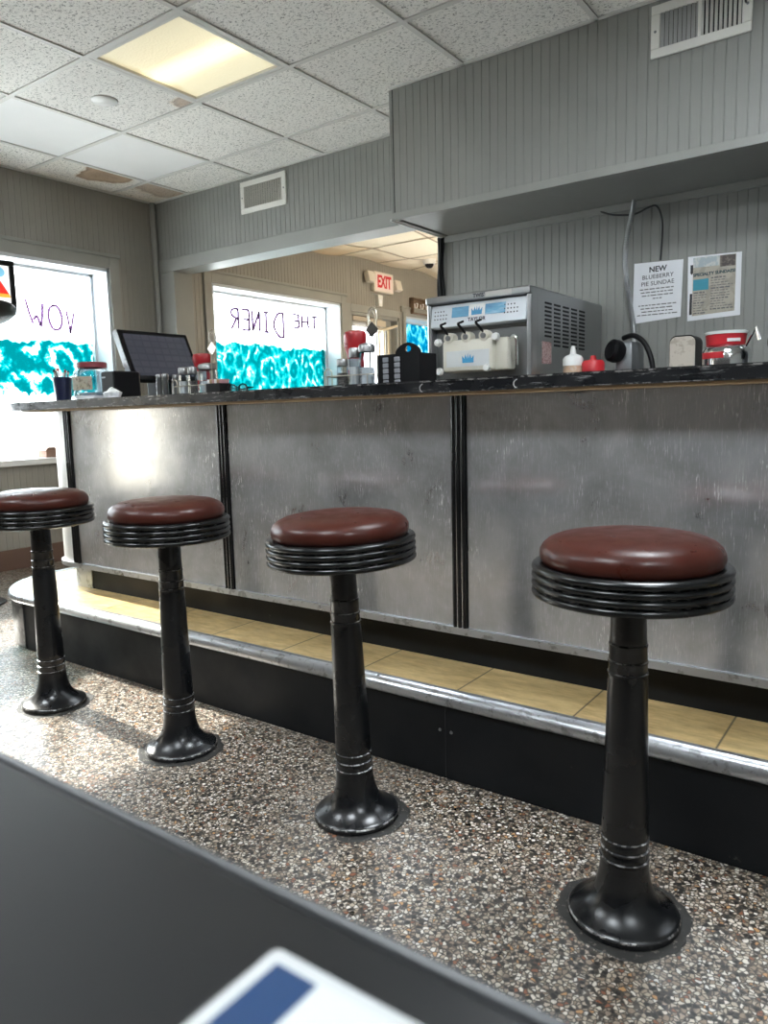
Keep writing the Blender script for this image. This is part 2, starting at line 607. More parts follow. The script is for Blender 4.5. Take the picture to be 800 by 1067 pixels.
def text_bm(bm, txt, size, mtx, mi=0, depth=0.0015, align='CENTER', spacing=1.0, bold=0.0):
    cu = bpy.data.curves.new('t', 'FONT')
    cu.body = txt
    cu.size = size
    cu.extrude = depth / 2
    cu.offset = bold
    cu.align_x = align
    cu.align_y = 'CENTER'
    cu.space_character = spacing
    cu.resolution_u = 3
    to = bpy.data.objects.new('t', cu)
    COL.objects.link(to)
    dg = bpy.context.evaluated_depsgraph_get()
    me = bpy.data.meshes.new_from_object(to.evaluated_get(dg))
    bpy.data.objects.remove(to)
    bpy.data.curves.remove(cu)
    n0 = len(bm.verts)
    f0 = len(bm.faces)
    bm.from_mesh(me)
    bpy.data.meshes.remove(me)
    bm.verts.ensure_lookup_table(); bm.faces.ensure_lookup_table()
    for v in bm.verts[n0:]:
        v.co = mtx @ v.co
    for f in bm.faces[f0:]:
        f.material_index = mi


def facing(loc, ux, uy):
    """matrix putting local x on ux, y on uy"""
    ux = Vector(ux).normalized(); uy = Vector(uy).normalized()
    uz = ux.cross(uy)
    M = Matrix((ux, uy, uz)).transposed().to_4x4()
    M.translation = loc
    return M


# ------------------------------------------------------------------ beadboard strips
PITCH = 0.0405


def bead(bm, u0, u1, d_back, z0, z1, f, mi=0):
    """a wall strip along u whose face (d = 0) has V grooves and beads; f(u, d, z) -> world"""
    pts = [(u0, 0.0)]
    k = math.ceil((u0 + 0.008) / PITCH)
    while k * PITCH < u1 - 0.008:
        g = k * PITCH
        pts += [(g - 0.0036, 0.0), (g - 0.0012, 0.0022), (g + 0.0002, 0.0022), (g + 0.0026, 0.0)]
        k += 1
    pts += [(u1, 0.0), (u1, d_back), (u0, d_back)]
    prism(bm, pts, z0, z1, mi, lambda u, d, z: f(u, d, z))


# ------------------------------------------------------------------ shell
ZC = 2.465
Y0, Y1, XR = -2.6, 8.1, 2.3
YH = 3.63                       # face of the back wall / header
bm = bm_new(); box(bm, XL - 0.3, XR + 0.15, Y0 - 0.15, Y1 + 0.15, -0.12, 0.0)
struct(obj('floor', bm, m_floor))
bm = bm_new(); box(bm, -16, XL - 0.3, -12, 16, -0.2, -0.06)
struct(obj('ground', bm, mat('pale_concrete', (0.72, 0.72, 0.71), 0.8)))

# left wall (outer wall with the windows)
fL = lambda u, d, z: (XL - d, u, z)
bm = bm_new()
holes = sorted([(a[0], a[1], a[2], a[3]) for a in list(WINS.values()) + [DOOR]])
u = Y0
for y0, y1, z0, z1 in holes:
    bead(bm, u, y0, WT, 0, 2.6, fL)
    if z0 > 0.05:
        bead(bm, y0, y1, WT, 0, z0, fL)
    bead(bm, y0, y1, WT, z1, 2.6, fL)
    u = y1
bead(bm, u, Y1, WT, 0, 2.6, fL)
struct(obj('wall_left', bm, m_wallwarm))

# back wall: header over the pass-through, the stub at its left end, the solid wall behind the counter
XO = -2.245                     # right edge of the opening
fB = lambda u, d, z: (u, YH + d, z)
bm = bm_new()
bead(bm, XL, XO, 0.15, 2.06, 2.6, fB)
bead(bm, XO, XR, 0.15, 0, 2.6, fB)
struct(obj('wall_back', bm, m_wall))
bm = bm_new()
box(bm, XL, XO, YH - 0.012, YH + 0.162, 1.97, 2.06, 0, 0.004)
box(bm, XL, XL + 0.19, YH - 0.008, YH + 0.158, 0, 1.97, 0, 0.003)
struct(obj('trim_1', bm, m_trimgrey))

# soffit above the counter
YS, XS, ZS = 3.142, -2.195, 1.857
bm = bm_new()
bead(bm, XS, XR, 0.03, ZS + 0.035, 2.6, lambda u, d, z: (u, YS + d, z))
bead(bm, YS + 0.03, YH, 0.03, ZS + 0.035, 2.6, lambda u, d, z: (XS + d, u, z))
box(bm, XS + 0.03, XR, YS + 0.03, YH, ZS + 0.006, ZS + 0.035)
struct(obj('wall_soffit', bm, m_wall))
bm = bm_new()
box(bm, XS - 0.006, XR, YS - 0.008, YS + 0.02, ZS, ZS + 0.035, 0, 0.003)
box(bm, XS - 0.006, XS + 0.02, YS + 0.02, YH, ZS, ZS + 0.035, 0, 0.003)
struct(obj('trim_2', bm, m_trimgrey))
bm = bm_new()
box(bm, XS, XR, YH - 0.016, YH, ZS - 0.028, ZS + 0.006, 0, 0.003)
struct(obj('trim_3', bm, m_trimgrey))
bm = bm_new()
box(bm, XS - 0.012, XS - 0.002, YS + 0.0, YS + 0.02, ZS + 0.035, ZC - 0.005, 0, 0.002)
struct(obj('trim_4', bm, m_trimgrey))
bm = bm_new()
box(bm, XS + 0.007, XS + 0.012, YS - 0.0015, YS + 0.004, ZS + 0.035, ZC - 0.008)  # black strip standing in for the shadow gap at the soffit corner
struct(obj('shadow_strip', bm, m_ink))
bm = bm_new()
box(bm, XS - 0.012, XS - 0.006, YS - 0.008, YH, ZS - 0.003, ZS + 0.007)
struct(obj('trim_7', bm, m_white))
# pipe-like corner moulding between left wall and header
bm = bm_new()
tube(bm, [(XL + 0.022, YH - 0.03, 0.0), (XL + 0.022, YH - 0.03, 2.46)], 0.02, 10)
struct(obj('trim_5', bm, m_trimgrey, None, True))

# right and front walls, far back wall
bm = bm_new(); bead(bm, Y0, YH, 0.12, 0, 2.6, lambda u, d, z: (XR + d, u, z))
struct(obj('wall_right', bm, m_wall))
bm = bm_new(); bead(bm, XL - WT, XR + 0.12, 0.12, 0, 2.6, lambda u, d, z: (u, Y0 - d, z))
struct(obj('wall_front', bm, paint('brown_wall_paint', (0.11, 0.10, 0.092))))
bm = bm_new(); bead(bm, XL - WT, XR + 0.12, 0.12, 0, 2.6, lambda u, d, z: (u, Y1 + d, z))
bead(bm, YH + 0.15, Y1, 0.12, 0, 2.6, lambda u, d, z: (XR + d, u, z))
struct(obj('wall_far', bm, m_wallwarm))

bm = bm_new()
u = Y0
for y0, y1 in ((Y0, YH - 0.06), (YH + 0.17, DOOR[0] - 0.08), (DOOR[1] + 0.08, Y1)):
    box(bm, XL, XL + 0.014, y0, y1, 0, 0.13, 0, 0.004)
struct(obj('baseboard_left', bm, m_base))

# ---- ceiling: one mesh of tiles with the grid as its child
GX0, GY0, GS = -3.022, 2.047, 0.6145


def sag(x, y):
    if y < 3.9:
        return 0.0
    t = min(1, (y - 3.9) / 1.5)
    return t * (0.030 + 0.03 * math.sin(2.9 * y + 1.0) * math.cos(2.2 * x) + 0.022 * math.sin(5.2 * y + 3 * x))


bm = bm_new()
def lines(a0, g0, a1):
    k0 = math.ceil((a0 - g0) / GS + 1e-6)
    v = [a0]
    while g0 + k0 * GS < a1 - 1e-4:
        v.append(g0 + k0 * GS); k0 += 1
    return v + [a1]


xs = lines(XL - 0.02, GX0, XR + 0.1)
ysA = lines(Y0 - 0.1, GY0, YH + 0.02)
ysB = lines(YH + 0.02, GY0, Y1 + 0.1)
light_cells = [(GX0, GY0), (GX0 + 3 * GS, GY0 - 4 * GS), (GX0, GY0 - 4 * GS), (GX0 + 4 * GS, GY0 - 1 * GS), (GX0 + 6 * GS, GY0 - 4 * GS)]
for i in range(len(xs) - 1):
    for part in (ysA, ysB):
        for j in range(len(part) - 1):
            x0, x1, y0, y1 = xs[i], xs[i + 1], part[j], part[j + 1]
            if any(abs(x0 - a) < 0.02 and abs(y0 - b) < 0.02 for a, b in light_cells):
                continue
            cx, cy = (x0 + x1) / 2, (y0 + y1) / 2
            mi = 0
            if -4.26 < cx < -3.64 and 2.05 < cy < 3.25:
                mi = 1
            if cx < -4.26 and 2.66 < cy < 3.26:
                mi = 2
            if cx < -4.26 and 3.26 < cy < 3.7:
                mi = 3
            if -3.64 < cx < -3.02 and 2.05 < cy < 2.66:
                mi = 4
            nb = 1
            if part is ysB:
                mi = 5 + (int(cx * 7.3 + cy * 3.1) % 3 == 0)
                nb = 6
            vv = [[bm.verts.new((x0 + (x1 - x0) * a / nb, y0 + (y1 - y0) * b / nb,
                                 ZC - sag(x0 + (x1 - x0) * a / nb, y0 + (y1 - y0) * b / nb))) for b in range(nb + 1)] for a in range(nb + 1)]
            for a in range(nb):
                for b in range(nb):
                    f = bm.faces.new((vv[a][b], vv[a][b + 1], vv[a + 1][b + 1], vv[a + 1][b]))
                    f.material_index = mi
box(bm, XL - 0.3, XR + 0.15, Y0 - 0.15, Y1 + 0.15, 2.6, 2.7, 0)
ceil = struct(obj('ceiling', bm, [m_tile, m_tilesmooth, m_stainA, m_stainB, m_stainC, m_backtile, m_backtileB]))
bm = bm_new()
hw = 0.012
for x in xs[1:-1]:
    box(bm, x - hw, x + hw, Y0, YH, ZC - 0.006, ZC + 0.004, 0)
    pts = [YH + 0.15 + (Y1 - YH - 0.15) * t / 40 for t in range(41)]
    for a, b in zip(pts, pts[1:]):
        v = [bm.verts.new((x + s * hw, y, ZC - 0.004 - sag(x, y))) for y in (a, b) for s in (-1, 1)]
        bm.faces.new((v[0], v[1], v[3], v[2])).material_index = 1
for y in ysA[1:-1] + [YH - 0.011, Y0 + 0.011]:
    box(bm, XL, XR, y - hw, y + hw, ZC - 0.0065, ZC + 0.0035, 0)
for y in ysB[1:-1]:
    pts = [XL + (XR - XL) * t / 60 for t in range(61)]
    for a, b in zip(pts, pts[1:]):
        v = [bm.verts.new((x, y + s * hw, ZC - 0.0045 - sag(x, y))) for x in (a, b) for s in (-1, 1)]
        bm.faces.new((v[0], v[1], v[3], v[2])).material_index = 1
for y0, y1 in ((Y0, YH),):
    box(bm, XL, XL + 0.02, y0, y1, ZC - 0.006, ZC + 0.004, 0)
    box(bm, XS, XR, YS - 0.02, YS, ZC - 0.006, ZC + 0.004, 0)
obj('ceiling_grid', bm, [m_tbar, m_tbarback], ceil)


# ---- windows in the left wall
def strokes(bm, letters, f, r):
    for st in letters:
        tube(bm, [f(p) for p in smooth_pts([(a, b, 0) for a, b in st], 4)], r, 6)


def window(n, y0, y1, z0, z1, gm, lettering=None, r=0.007):
    t = 0.022
    bm = bm_new()
    box(bm, XL - WT + 0.02, XL + 0.004, y0, y0 + t, z0, z1)
    box(bm, XL - WT + 0.02, XL + 0.004, y1 - t, y1, z0, z1)
    box(bm, XL - WT + 0.02, XL + 0.004, y0, y1, z1 - t, z1)
    # slim sash around the glass
    gx = XL - 0.185
    for a in ((y0 + t, y0 + t + 0.018, z0, z1 - t), (y1 - t - 0.018, y1 - t, z0, z1 - t)):
        box(bm, gx - 0.02, gx + 0.02, *a)
    box(bm, gx - 0.02, gx + 0.02, y0 + t, y1 - t, z1 - t - 0.018, z1 - t)
    wn = struct(obj('window_%d' % n, bm, m_reveal))
    bm = bm_new()
    box(bm, gx - 0.003, gx + 0.003, y0 + t, y1 - t, z0 + 0.02, z1 - t)
    obj('pane', bm, gm, wn)
    bm = bm_new()
    c = 0.075
    for a in ((y0 - c, y0, z0 - 0.05, z1 + c), (y1, y1 + c, z0 - 0.05, z1 + c), (y0, y1, z1, z1 + c)):
        box(bm, XL - 0.002, XL + 0.016, *a, 0, 0.003)
    box(bm, XL - 0.002, XL + 0.024, y0 - c - 0.01, y1 + c + 0.01, z1 + c, z1 + c + 0.022, 0, 0.003)
    obj('casing', bm, m_trimgrey, wn)
    bm = bm_new()
    box(bm, XL - WT + 0.02, XL + 0.035, y0 - 0.02, y1 + 0.02, z0 - 0.02, z0 + 0.02, 0, 0.005)
    obj('sill', bm, m_white, wn)
    if lettering:
        bm = bm_new()
        gx2 = gx + 0.004
        strokes(bm, lettering, lambda p: (gx2, p[0], p[1]), r)
        obj('painted_lettering', bm, m_purple, wn, True)
    return wn


E = [  # mirrored word on the near window, as (y, z) strokes on the glass
    [(2.642, 1.755), (2.658, 1.68), (2.683, 1.60)], [(2.690, 1.625), (2.712, 1.655), (2.738, 1.588), (2.757, 1.735)],
    [(2.835, 1.735), (2.800, 1.70), (2.796, 1.63), (2.826, 1.575), (2.872, 1.585), (2.890, 1.65), (2.868, 1.72), (2.830, 1.735)],
    [(2.925, 1.71), (2.937, 1.63), (2.945, 1.555)], [(2.945, 1.555), (2.965, 1.63), (2.982, 1.695)]]
window(1, *WINS[1], m_glass1, [[(a + 0.065, b - 0.035) for a, b in st_] for st_ in E], 0.009)

# mirrored letters: each glyph as strokes in a unit box, x already mirrored on placing
G = {'T': [[(0, 1), (1, 1)], [(.5, 1), (.5, 0)]], 'H': [[(0, 1), (0, 0)], [(1, 1), (1, 0)], [(0, .5), (1, .5)]],
     'E': [[(0, 1), (0, 0)], [(0, 1), (.9, 1)], [(0, .52), (.75, .52)], [(0, 0), (.9, 0)]],
     'D': [[(0, 1), (0, 0)], [(0, 1), (.5, .95), (.95, .5), (.5, .05), (0, 0)]],
     'I': [[(.5, 1), (.5, 0)], [(.2, 1), (.8, 1)], [(.2, 0), (.8, 0)]],
     'N': [[(0, 0), (0, 1)], [(0, 1), (1, 0)], [(1, 0), (1, 1)]],
     'R': [[(0, 0), (0, 1)], [(0, 1), (.8, .93), (.85, .65), (0, .5)], [(.3, .5), (.95, 0)]]}


def mirrored(word, y_right, z, wd, ht, gap):
    out = []
    y = y_right
    for ch in word:
        for st in G[ch]:
            out.append([(y - a * wd, z + b * ht) for a, b in st])
        y -= wd + gap
    return out


L2 = mirrored('THE', 5.60, 1.735, 0.085, 0.115, 0.045) + mirrored('D', 5.13, 1.63, 0.13, 0.215, 0) + mirrored('INER', 4.955, 1.665, 0.085, 0.17, 0.04)
window(2, *WINS[2], m_glass2, L2, 0.0105)
window(3, *WINS[3], m_glass3)
window(4, *WINS[4], m_glassdim)

# ---- glazed door with a blind, beyond the opening
y0, y1, z0, z1 = DOOR
bm = bm_new()
box(bm, XL - WT + 0.02, XL + 0.004, y0, y0 + 0.03, 0, z1)
box(bm, XL - WT + 0.02, XL + 0.004, y1 - 0.03, y1, 0, z1)
box(bm, XL - WT + 0.02, XL + 0.004, y0, y1, z1 - 0.03, z1)
dr = struct(obj('door_1', bm, m_trimgrey))
bm = bm_new()
for a in ((y0 - 0.07, y0, 0, z1 + 0.07), (y1, y1 + 0.07, 0, z1 + 0.07), (y0, y1, z1, z1 + 0.07)):
    box(bm, XL - 0.002, XL + 0.016, *a, 0, 0.003)
obj('casing', bm, m_trimgrey, dr)
bm = bm_new()
dx = XL - 0.10
for a in ((y0 + 0.03, y0 + 0.13, 0.01, z1 - 0.03), (y1 - 0.13, y1 - 0.03, 0.01, z1 - 0.03), (y0 + 0.13, y1 - 0.13, 0.01, 0.25), (y0 + 0.13, y1 - 0.13, z1 - 0.12, z1 - 0.03)):
    box(bm, dx - 0.022, dx + 0.022, *a, 0, 0.003)
obj('door_leaf', bm, m_trimgrey, dr)
bm = bm_new(); box(bm, dx - 0.003, dx + 0.003, y0 + 0.12, y1 - 0.12, 0.24, z1 - 0.11)
obj('pane', bm, m_glassplain, dr)
bm = bm_new()
box(bm, XL - 0.045, XL - 0.005, y0 + 0.06, y1 - 0.28, 1.84, 1.885, 0, 0.004)
for k in range(7):
    box(bm, XL - 0.04, XL - 0.012, y0 + 0.065, y1 - 0.285, 1.745 + k * 0.0135, 1.749 + k * 0.0135)
obj('blind', bm, mat('cream_blind', (0.5, 0.44, 0.36), 0.5), dr)
m_brass = mat('brass', (0.5, 0.42, 0.3), 0.35, 0.7)
for yy in (6.43, 6.52, 6.60):
    bm = bm_new()
    tube(bm, [(XL - 0.06, yy, 0.8), (XL - 0.06, yy, 1.80)], 0.012, 8)
    obj('push_bar', bm, m_brass, dr, True)
bm = bm_new()
tube(bm, [(XL + 0.02, 6.28, 1.775), (XL + 0.03, 6.42, 1.78), (XL + 0.03, 6.63, 1.83)], 0.014, 8)
box(bm, XL - 0.03, XL + 0.045, 6.18, 6.42, 1.80, 1.86, 0, 0.006)
obj('door_closer', bm, mat('cream_metal', (0.62, 0.54, 0.42), 0.4), dr, True)

# ------------------------------------------------------------------ ceiling lights, disc, vents
def ceiling_light(x, y, label, diff, group=None):
    t = thing('ceiling_light', label, 'ceiling light', (x + GS / 2, y + GS / 2, ZC), 0, group)
    a = GS / 2 - 0.013
    bm = bm_new()
    for q in ((-a, a, -a, -a + 0.022), (-a, a, a - 0.022, a), (-a, -a + 0.022, -a + 0.022, a - 0.022), (a - 0.022, a, -a + 0.022, a - 0.022)):
        box(bm, *q, -0.006, 0.05, 0, 0.002)
    box(bm, -a, a, -a, a, 0.05, 0.06)
    obj('frame', bm, m_tbar, t)
    bm = bm_new()
    b = a - 0.022
    box(bm, -b, b, -b, b, 0.006, 0.012)
    obj('diffuser', bm, diff, t)
    return t


ceiling_light(GX0, GY0, 'square recessed ceiling light with a glowing yellow-white prismatic diffuser', m_diff)
for c in light_cells[1:]:  # added lights out of view, put in to brighten the room
    ceiling_light(c[0], c[1], 'added square fill light in the ceiling, unseen behind the viewer', m_fill, 'added fill lights behind the viewer')

bm = bm_new()
lathe(bm, [(0.0, -0.010), (0.055, -0.009), (0.062, -0.004), (0.062, 0.0)], 40)
tag(obj('cover_plate', bm, m_white, None, True, loc=(-3.345, 2.36, ZC)), 'round white cover plate on the ceiling tile beside the lit panel', 'cover plate')


def vent(loc, wd, ht, label, dark_from=None, lever=False):
    """register on a wall that faces -Y; centre at loc"""
    t = thing('wall_vent', label, 'vent', loc)
    b = 0.034
    bm = bm_new()
    for q in ((-wd / 2, wd / 2, -ht / 2, -ht / 2 + b), (-wd / 2, wd / 2, ht / 2 - b, ht / 2), (-wd / 2, -wd / 2 + b, -ht / 2 + b, ht / 2 - b), (wd / 2 - b, wd / 2, -ht / 2 + b, ht / 2 - b)):
        box(bm, q[0], q[1], -0.012, 0.0, q[2], q[3], 0, 0.003)
    if dark_from is not None:
        box(bm, dark_from - 0.007, dark_from + 0.007, -0.011, 0.0, -ht / 2 + b, ht / 2 - b)
    obj('frame', bm, m_whitemetal, t)
    bm = bm_new()
    box(bm, -wd / 2 + 0.01, wd / 2 - 0.01, -0.002, -0.0002, -ht / 2 + 0.01, ht / 2 - 0.01)
    obj('duct', bm, m_black, t)
    x0, x1 = -wd / 2 + b, wd / 2 - b
    n = int((x1 - x0) / (0.0155 if dark_from is not None else 0.0205))
    for k in range(n):
        x = x0 + (k + 0.5) * (x1 - x0) / n
        bm = bm_new()
        ang = 1.05 if (dark_from is not None and x > dark_from) else (0.50 if dark_from is not None else 1.0)
        mt = Matrix.Translation((x, -0.0075, 0)) @ Matrix.Rotation(ang, 4, 'Z')
        box(bm, -0.0068, 0.0068, -0.0007, 0.0007, -ht / 2 + b - 0.002, ht / 2 - b + 0.002, 0, 0, mt)
        obj('louver', bm, m_whitemetal if ang > 0.9 else mat('grey_louver', (0.42, 0.42, 0.41), 0.5) if k == 0 else (bpy.data.materials.get('grey_louver') or m_whitemetal), t)
    for s in (-1, 1):
        bm = bm_new()
        lathe(bm, [(0.005, 0), (0.004, 0.003), (0.0, 0.0035)], 10, 0, (0, 0, 0), Matrix.Translation((s * (wd / 2 - 0.016), -0.012, 0)) @ Matrix.Rotation(R(90), 4, 'X'))
        obj('screw', bm, m_aludark, t)
    if lever:
        bm = bm_new()
        box(bm, wd / 2 - 0.024, wd / 2 - 0.018, -0.03, -0.012, 0.0, 0.05, 0, 0.002)
        obj('lever', bm, m_blackmetal, t)
    return t


vent((-3.542, YH - 0.0003, 2.335), 0.40, 0.20, 'small white louvered vent high on the header wall over the pass-through')
vent((-0.782, YS - 0.0003, 2.345), 0.357, 0.19, 'large white wall vent on the soffit, right half with open dark slots', 0.0, True)

# ------------------------------------------------------------------ counter
CX, CY = -2.88, 1.88


def cpath(off, xr=1.75, yb=2.22, n=16, CX=-2.88):
    r = 0.16 + off
    p = [(xr, 1.72 - off)]
    for k in range(n + 1):
        a = -PI / 2 - (PI / 2) * k / n
        p.append((CX + r * math.cos(a), CY + r * math.sin(a)))
    p.append((CX - r, yb))
    return p


def ppath(off, xr=1.75, yb=2.22, n=20):
    cx, cy, r = -2.95, 1.88, 0.345 + off
    p = [(xr, cy - r)]
    for k in range(n + 1):
        a = -PI / 2 - (PI / 2) * k / n
        p.append((cx + r * math.cos(a), cy + r * math.sin(a)))
    p.append((cx - r, yb))
    return p


def band(bm, path, o0, o1, z0, z1, mi=0, **kw):
    a, b = path(o0, **kw), path(o1, **kw)
    prism(bm, a + b[::-1], z0, z1, mi)


def slab(bm, path, off, z0, z1, mi=0, yb=2.22, xr=1.75):
    prism(bm, path(off, xr, yb) + [(xr, yb)], z0, z1, mi)


ct = thing('lunch_counter', 'long diner counter faced with scratched steel panels and black ribbed strips', 'counter', (0, 0, 0))
bm = bm_new(); slab(bm, cpath, -0.005, 0.34, 0.968, yb=2.18)
obj('body', bm, m_kick, ct)
divs = [-2.822, -1.908, -1.003, -0.10, 0.80, 1.70]
for a, b in zip(divs, divs[1:]):
    bm = bm_new()
    box(bm, a + 0.023, b - 0.023, 1.714, 1.726, 0.341, 0.967, 0, 0.0015)
    obj('steel_panel', bm, m_steel, ct)
for a in divs:
    bm = bm_new()
    box(bm, a - 0.024, a + 0.024, 1.712, 1.726, 0.341, 0.9675)
    for dx_ in (-0.015, 0.0, 0.015):
        pts = [(a + dx_ + 0.0062 * math.cos(q), 1.712 - 0.0075 * math.sin(q)) for q in [PI * k / 8 for k in range(9)]]
        prism(bm, pts, 0.341, 0.9675)
    for dx_ in (-0.0078, 0.0078):
        box(bm, a + dx_ - 0.0012, a + dx_ + 0.0012, 1.7085, 1.713, 0.341, 0.9675, 1)
    obj('divider_strip', bm, [m_ringblack, m_chrome], ct, True, 40)
bm = bm_new()
pa = cpath(0.004)[1:]; pb = cpath(-0.006)[1:]
pa.insert(0, (-2.8475, 1.716)); pb.insert(0, (-2.8475, 1.726))
prism(bm, pa + pb[::-1], 0.341, 0.967)
obj('curved_end_panel', bm, mat('pale_brushed_metal', (0.78, 0.77, 0.74), 0.42, 0.45), ct, True, 40)
bm = bm_new()
band(bm, cpath, -0.01, 0.016, 0.322, 0.341)
obj('ledge', bm, m_alu, ct, True, 40)
bm = bm_new()
slab(bm, cpath, -0.04, 0.2255, 0.322, yb=2.18)
obj('toe_kick', bm, m_kick, ct, True, 40)
bm = bm_new()
band(bm, lambda o, **k: [(-2.80, 1.72 - o)] + cpath(o)[1:6], -0.041, -0.036, 0.2256, 0.322)
obj('kick_end_plate', bm, m_alu, ct, True, 40)

wt = thing('worktop', 'worn black countertop with chipped edge running above the steel panels', 'countertop', (0, 0, 0))
bm = bm_new()
prism(bm, cpath(0.128, yb=2.26, CX=-2.98) + [(1.75, 2.26)], 0.9685, 1.0)
es = [e for e in bm.edges if all(v.co.z > 0.99 for v in e.verts) and len(e.link_faces) == 2]
bmesh.ops.bevel(bm, geom=es, offset=0.004, segments=2, affect='EDGES')
obj('slab', bm, m_top, wt, True, 30)
bm = bm_new(); band(bm, cpath, 0.04, 0.122, 0.9615, 0.9685)
obj('underside_strip', bm, m_ply, wt)
bm = bm_new()
band(bm, cpath, 0.128, 0.1295, 0.9950, 0.9985, CX=-2.98)
band(bm, cpath, 0.128, 0.1295, 0.9690, 0.9715, CX=-2.98)
obj('edge_trim', bm, m_wornedge, wt)
m_chipw = mat('chip_white', (0.6, 0.6, 0.6), 0.5)
for (x, z, s) in ((-1.033, 0.981, 1), (-0.775, 0.981, 1)):
    bm = bm_new()
    tube(bm, [(x + 0.004 - 0.014 * math.cos(q), 1.5925, z + 0.011 * math.sin(q)) for q in [-1.2 + 2.4 * k / 10 for k in range(11)]], 0.0012, 6)
    obj('chipped_mark', bm, m_chipw, wt)

st = thing('foot_step', 'raised foot step with tan tile tread and black riser below the counter', 'step', (0, 0, 0))
bm = bm_new(); slab(bm, ppath, 0.0, 0.0, 0.2)
obj('riser', bm, m_kick, st, True, 40)
bm = bm_new(); slab(bm, ppath, -0.028, 0.2, 0.225)
obj('tread', bm, m_tread, st)
bm = bm_new(); band(bm, ppath, -0.03, -0.012, 0.2, 0.2265)
obj('tread_edge', bm, m_aludark, st, True, 40)
bm = bm_new()
prof = [(-0.012, 0.2), (0.006, 0.192), (0.013, 0.197), (0.0155, 0.208), (0.012, 0.219), (0.004, 0.2265), (-0.012, 0.2285)]
P_ = [ppath(o) for o, z in prof]
rows = [[bm.verts.new((p[0], p[1], z)) for p in P_[i]] for i, (o, z) in enumerate(prof)]
for a, b in zip(rows, rows[1:] + rows[:1]):
    for k in range(len(a) - 1):
        bm.faces.new((a[k], a[k + 1], b[k + 1], b[k]))
bm.faces.new([r[0] for r in rows]); bm.faces.new([r[-1] for r in rows])
obj('nosing', bm, m_alu, st, True, 50)
bm = bm_new()
band(bm, lambda o, **k: ppath(o)[1:], 0.0006, 0.004, 0.004, 0.191)
obj('curved_end_plate', bm, worn('scuffed_end_metal', (0.20, 0.20, 0.20), (0.08, 0.08, 0.08), 0.5, 12, 0.35, 0.7), st, True, 40)
bm = bm_new()
box(bm, -0.9475, -0.9455, 1.5335, 1.536, 0.004, 0.19)
obj('riser_joint', bm, m_ink, st)
for x, z in ((-0.963, 0.125), (-0.930, 0.125)):
    bm = bm_new()
    lathe(bm, [(0.0045, 0), (0.0035, 0.0025), (0, 0.003)], 10, 0, (0, 0, 0), Matrix.Translation((x, 1.535, z)) @ Matrix.Rotation(R(90), 4, 'X'))
    obj('screw', bm, m_aludark, st)

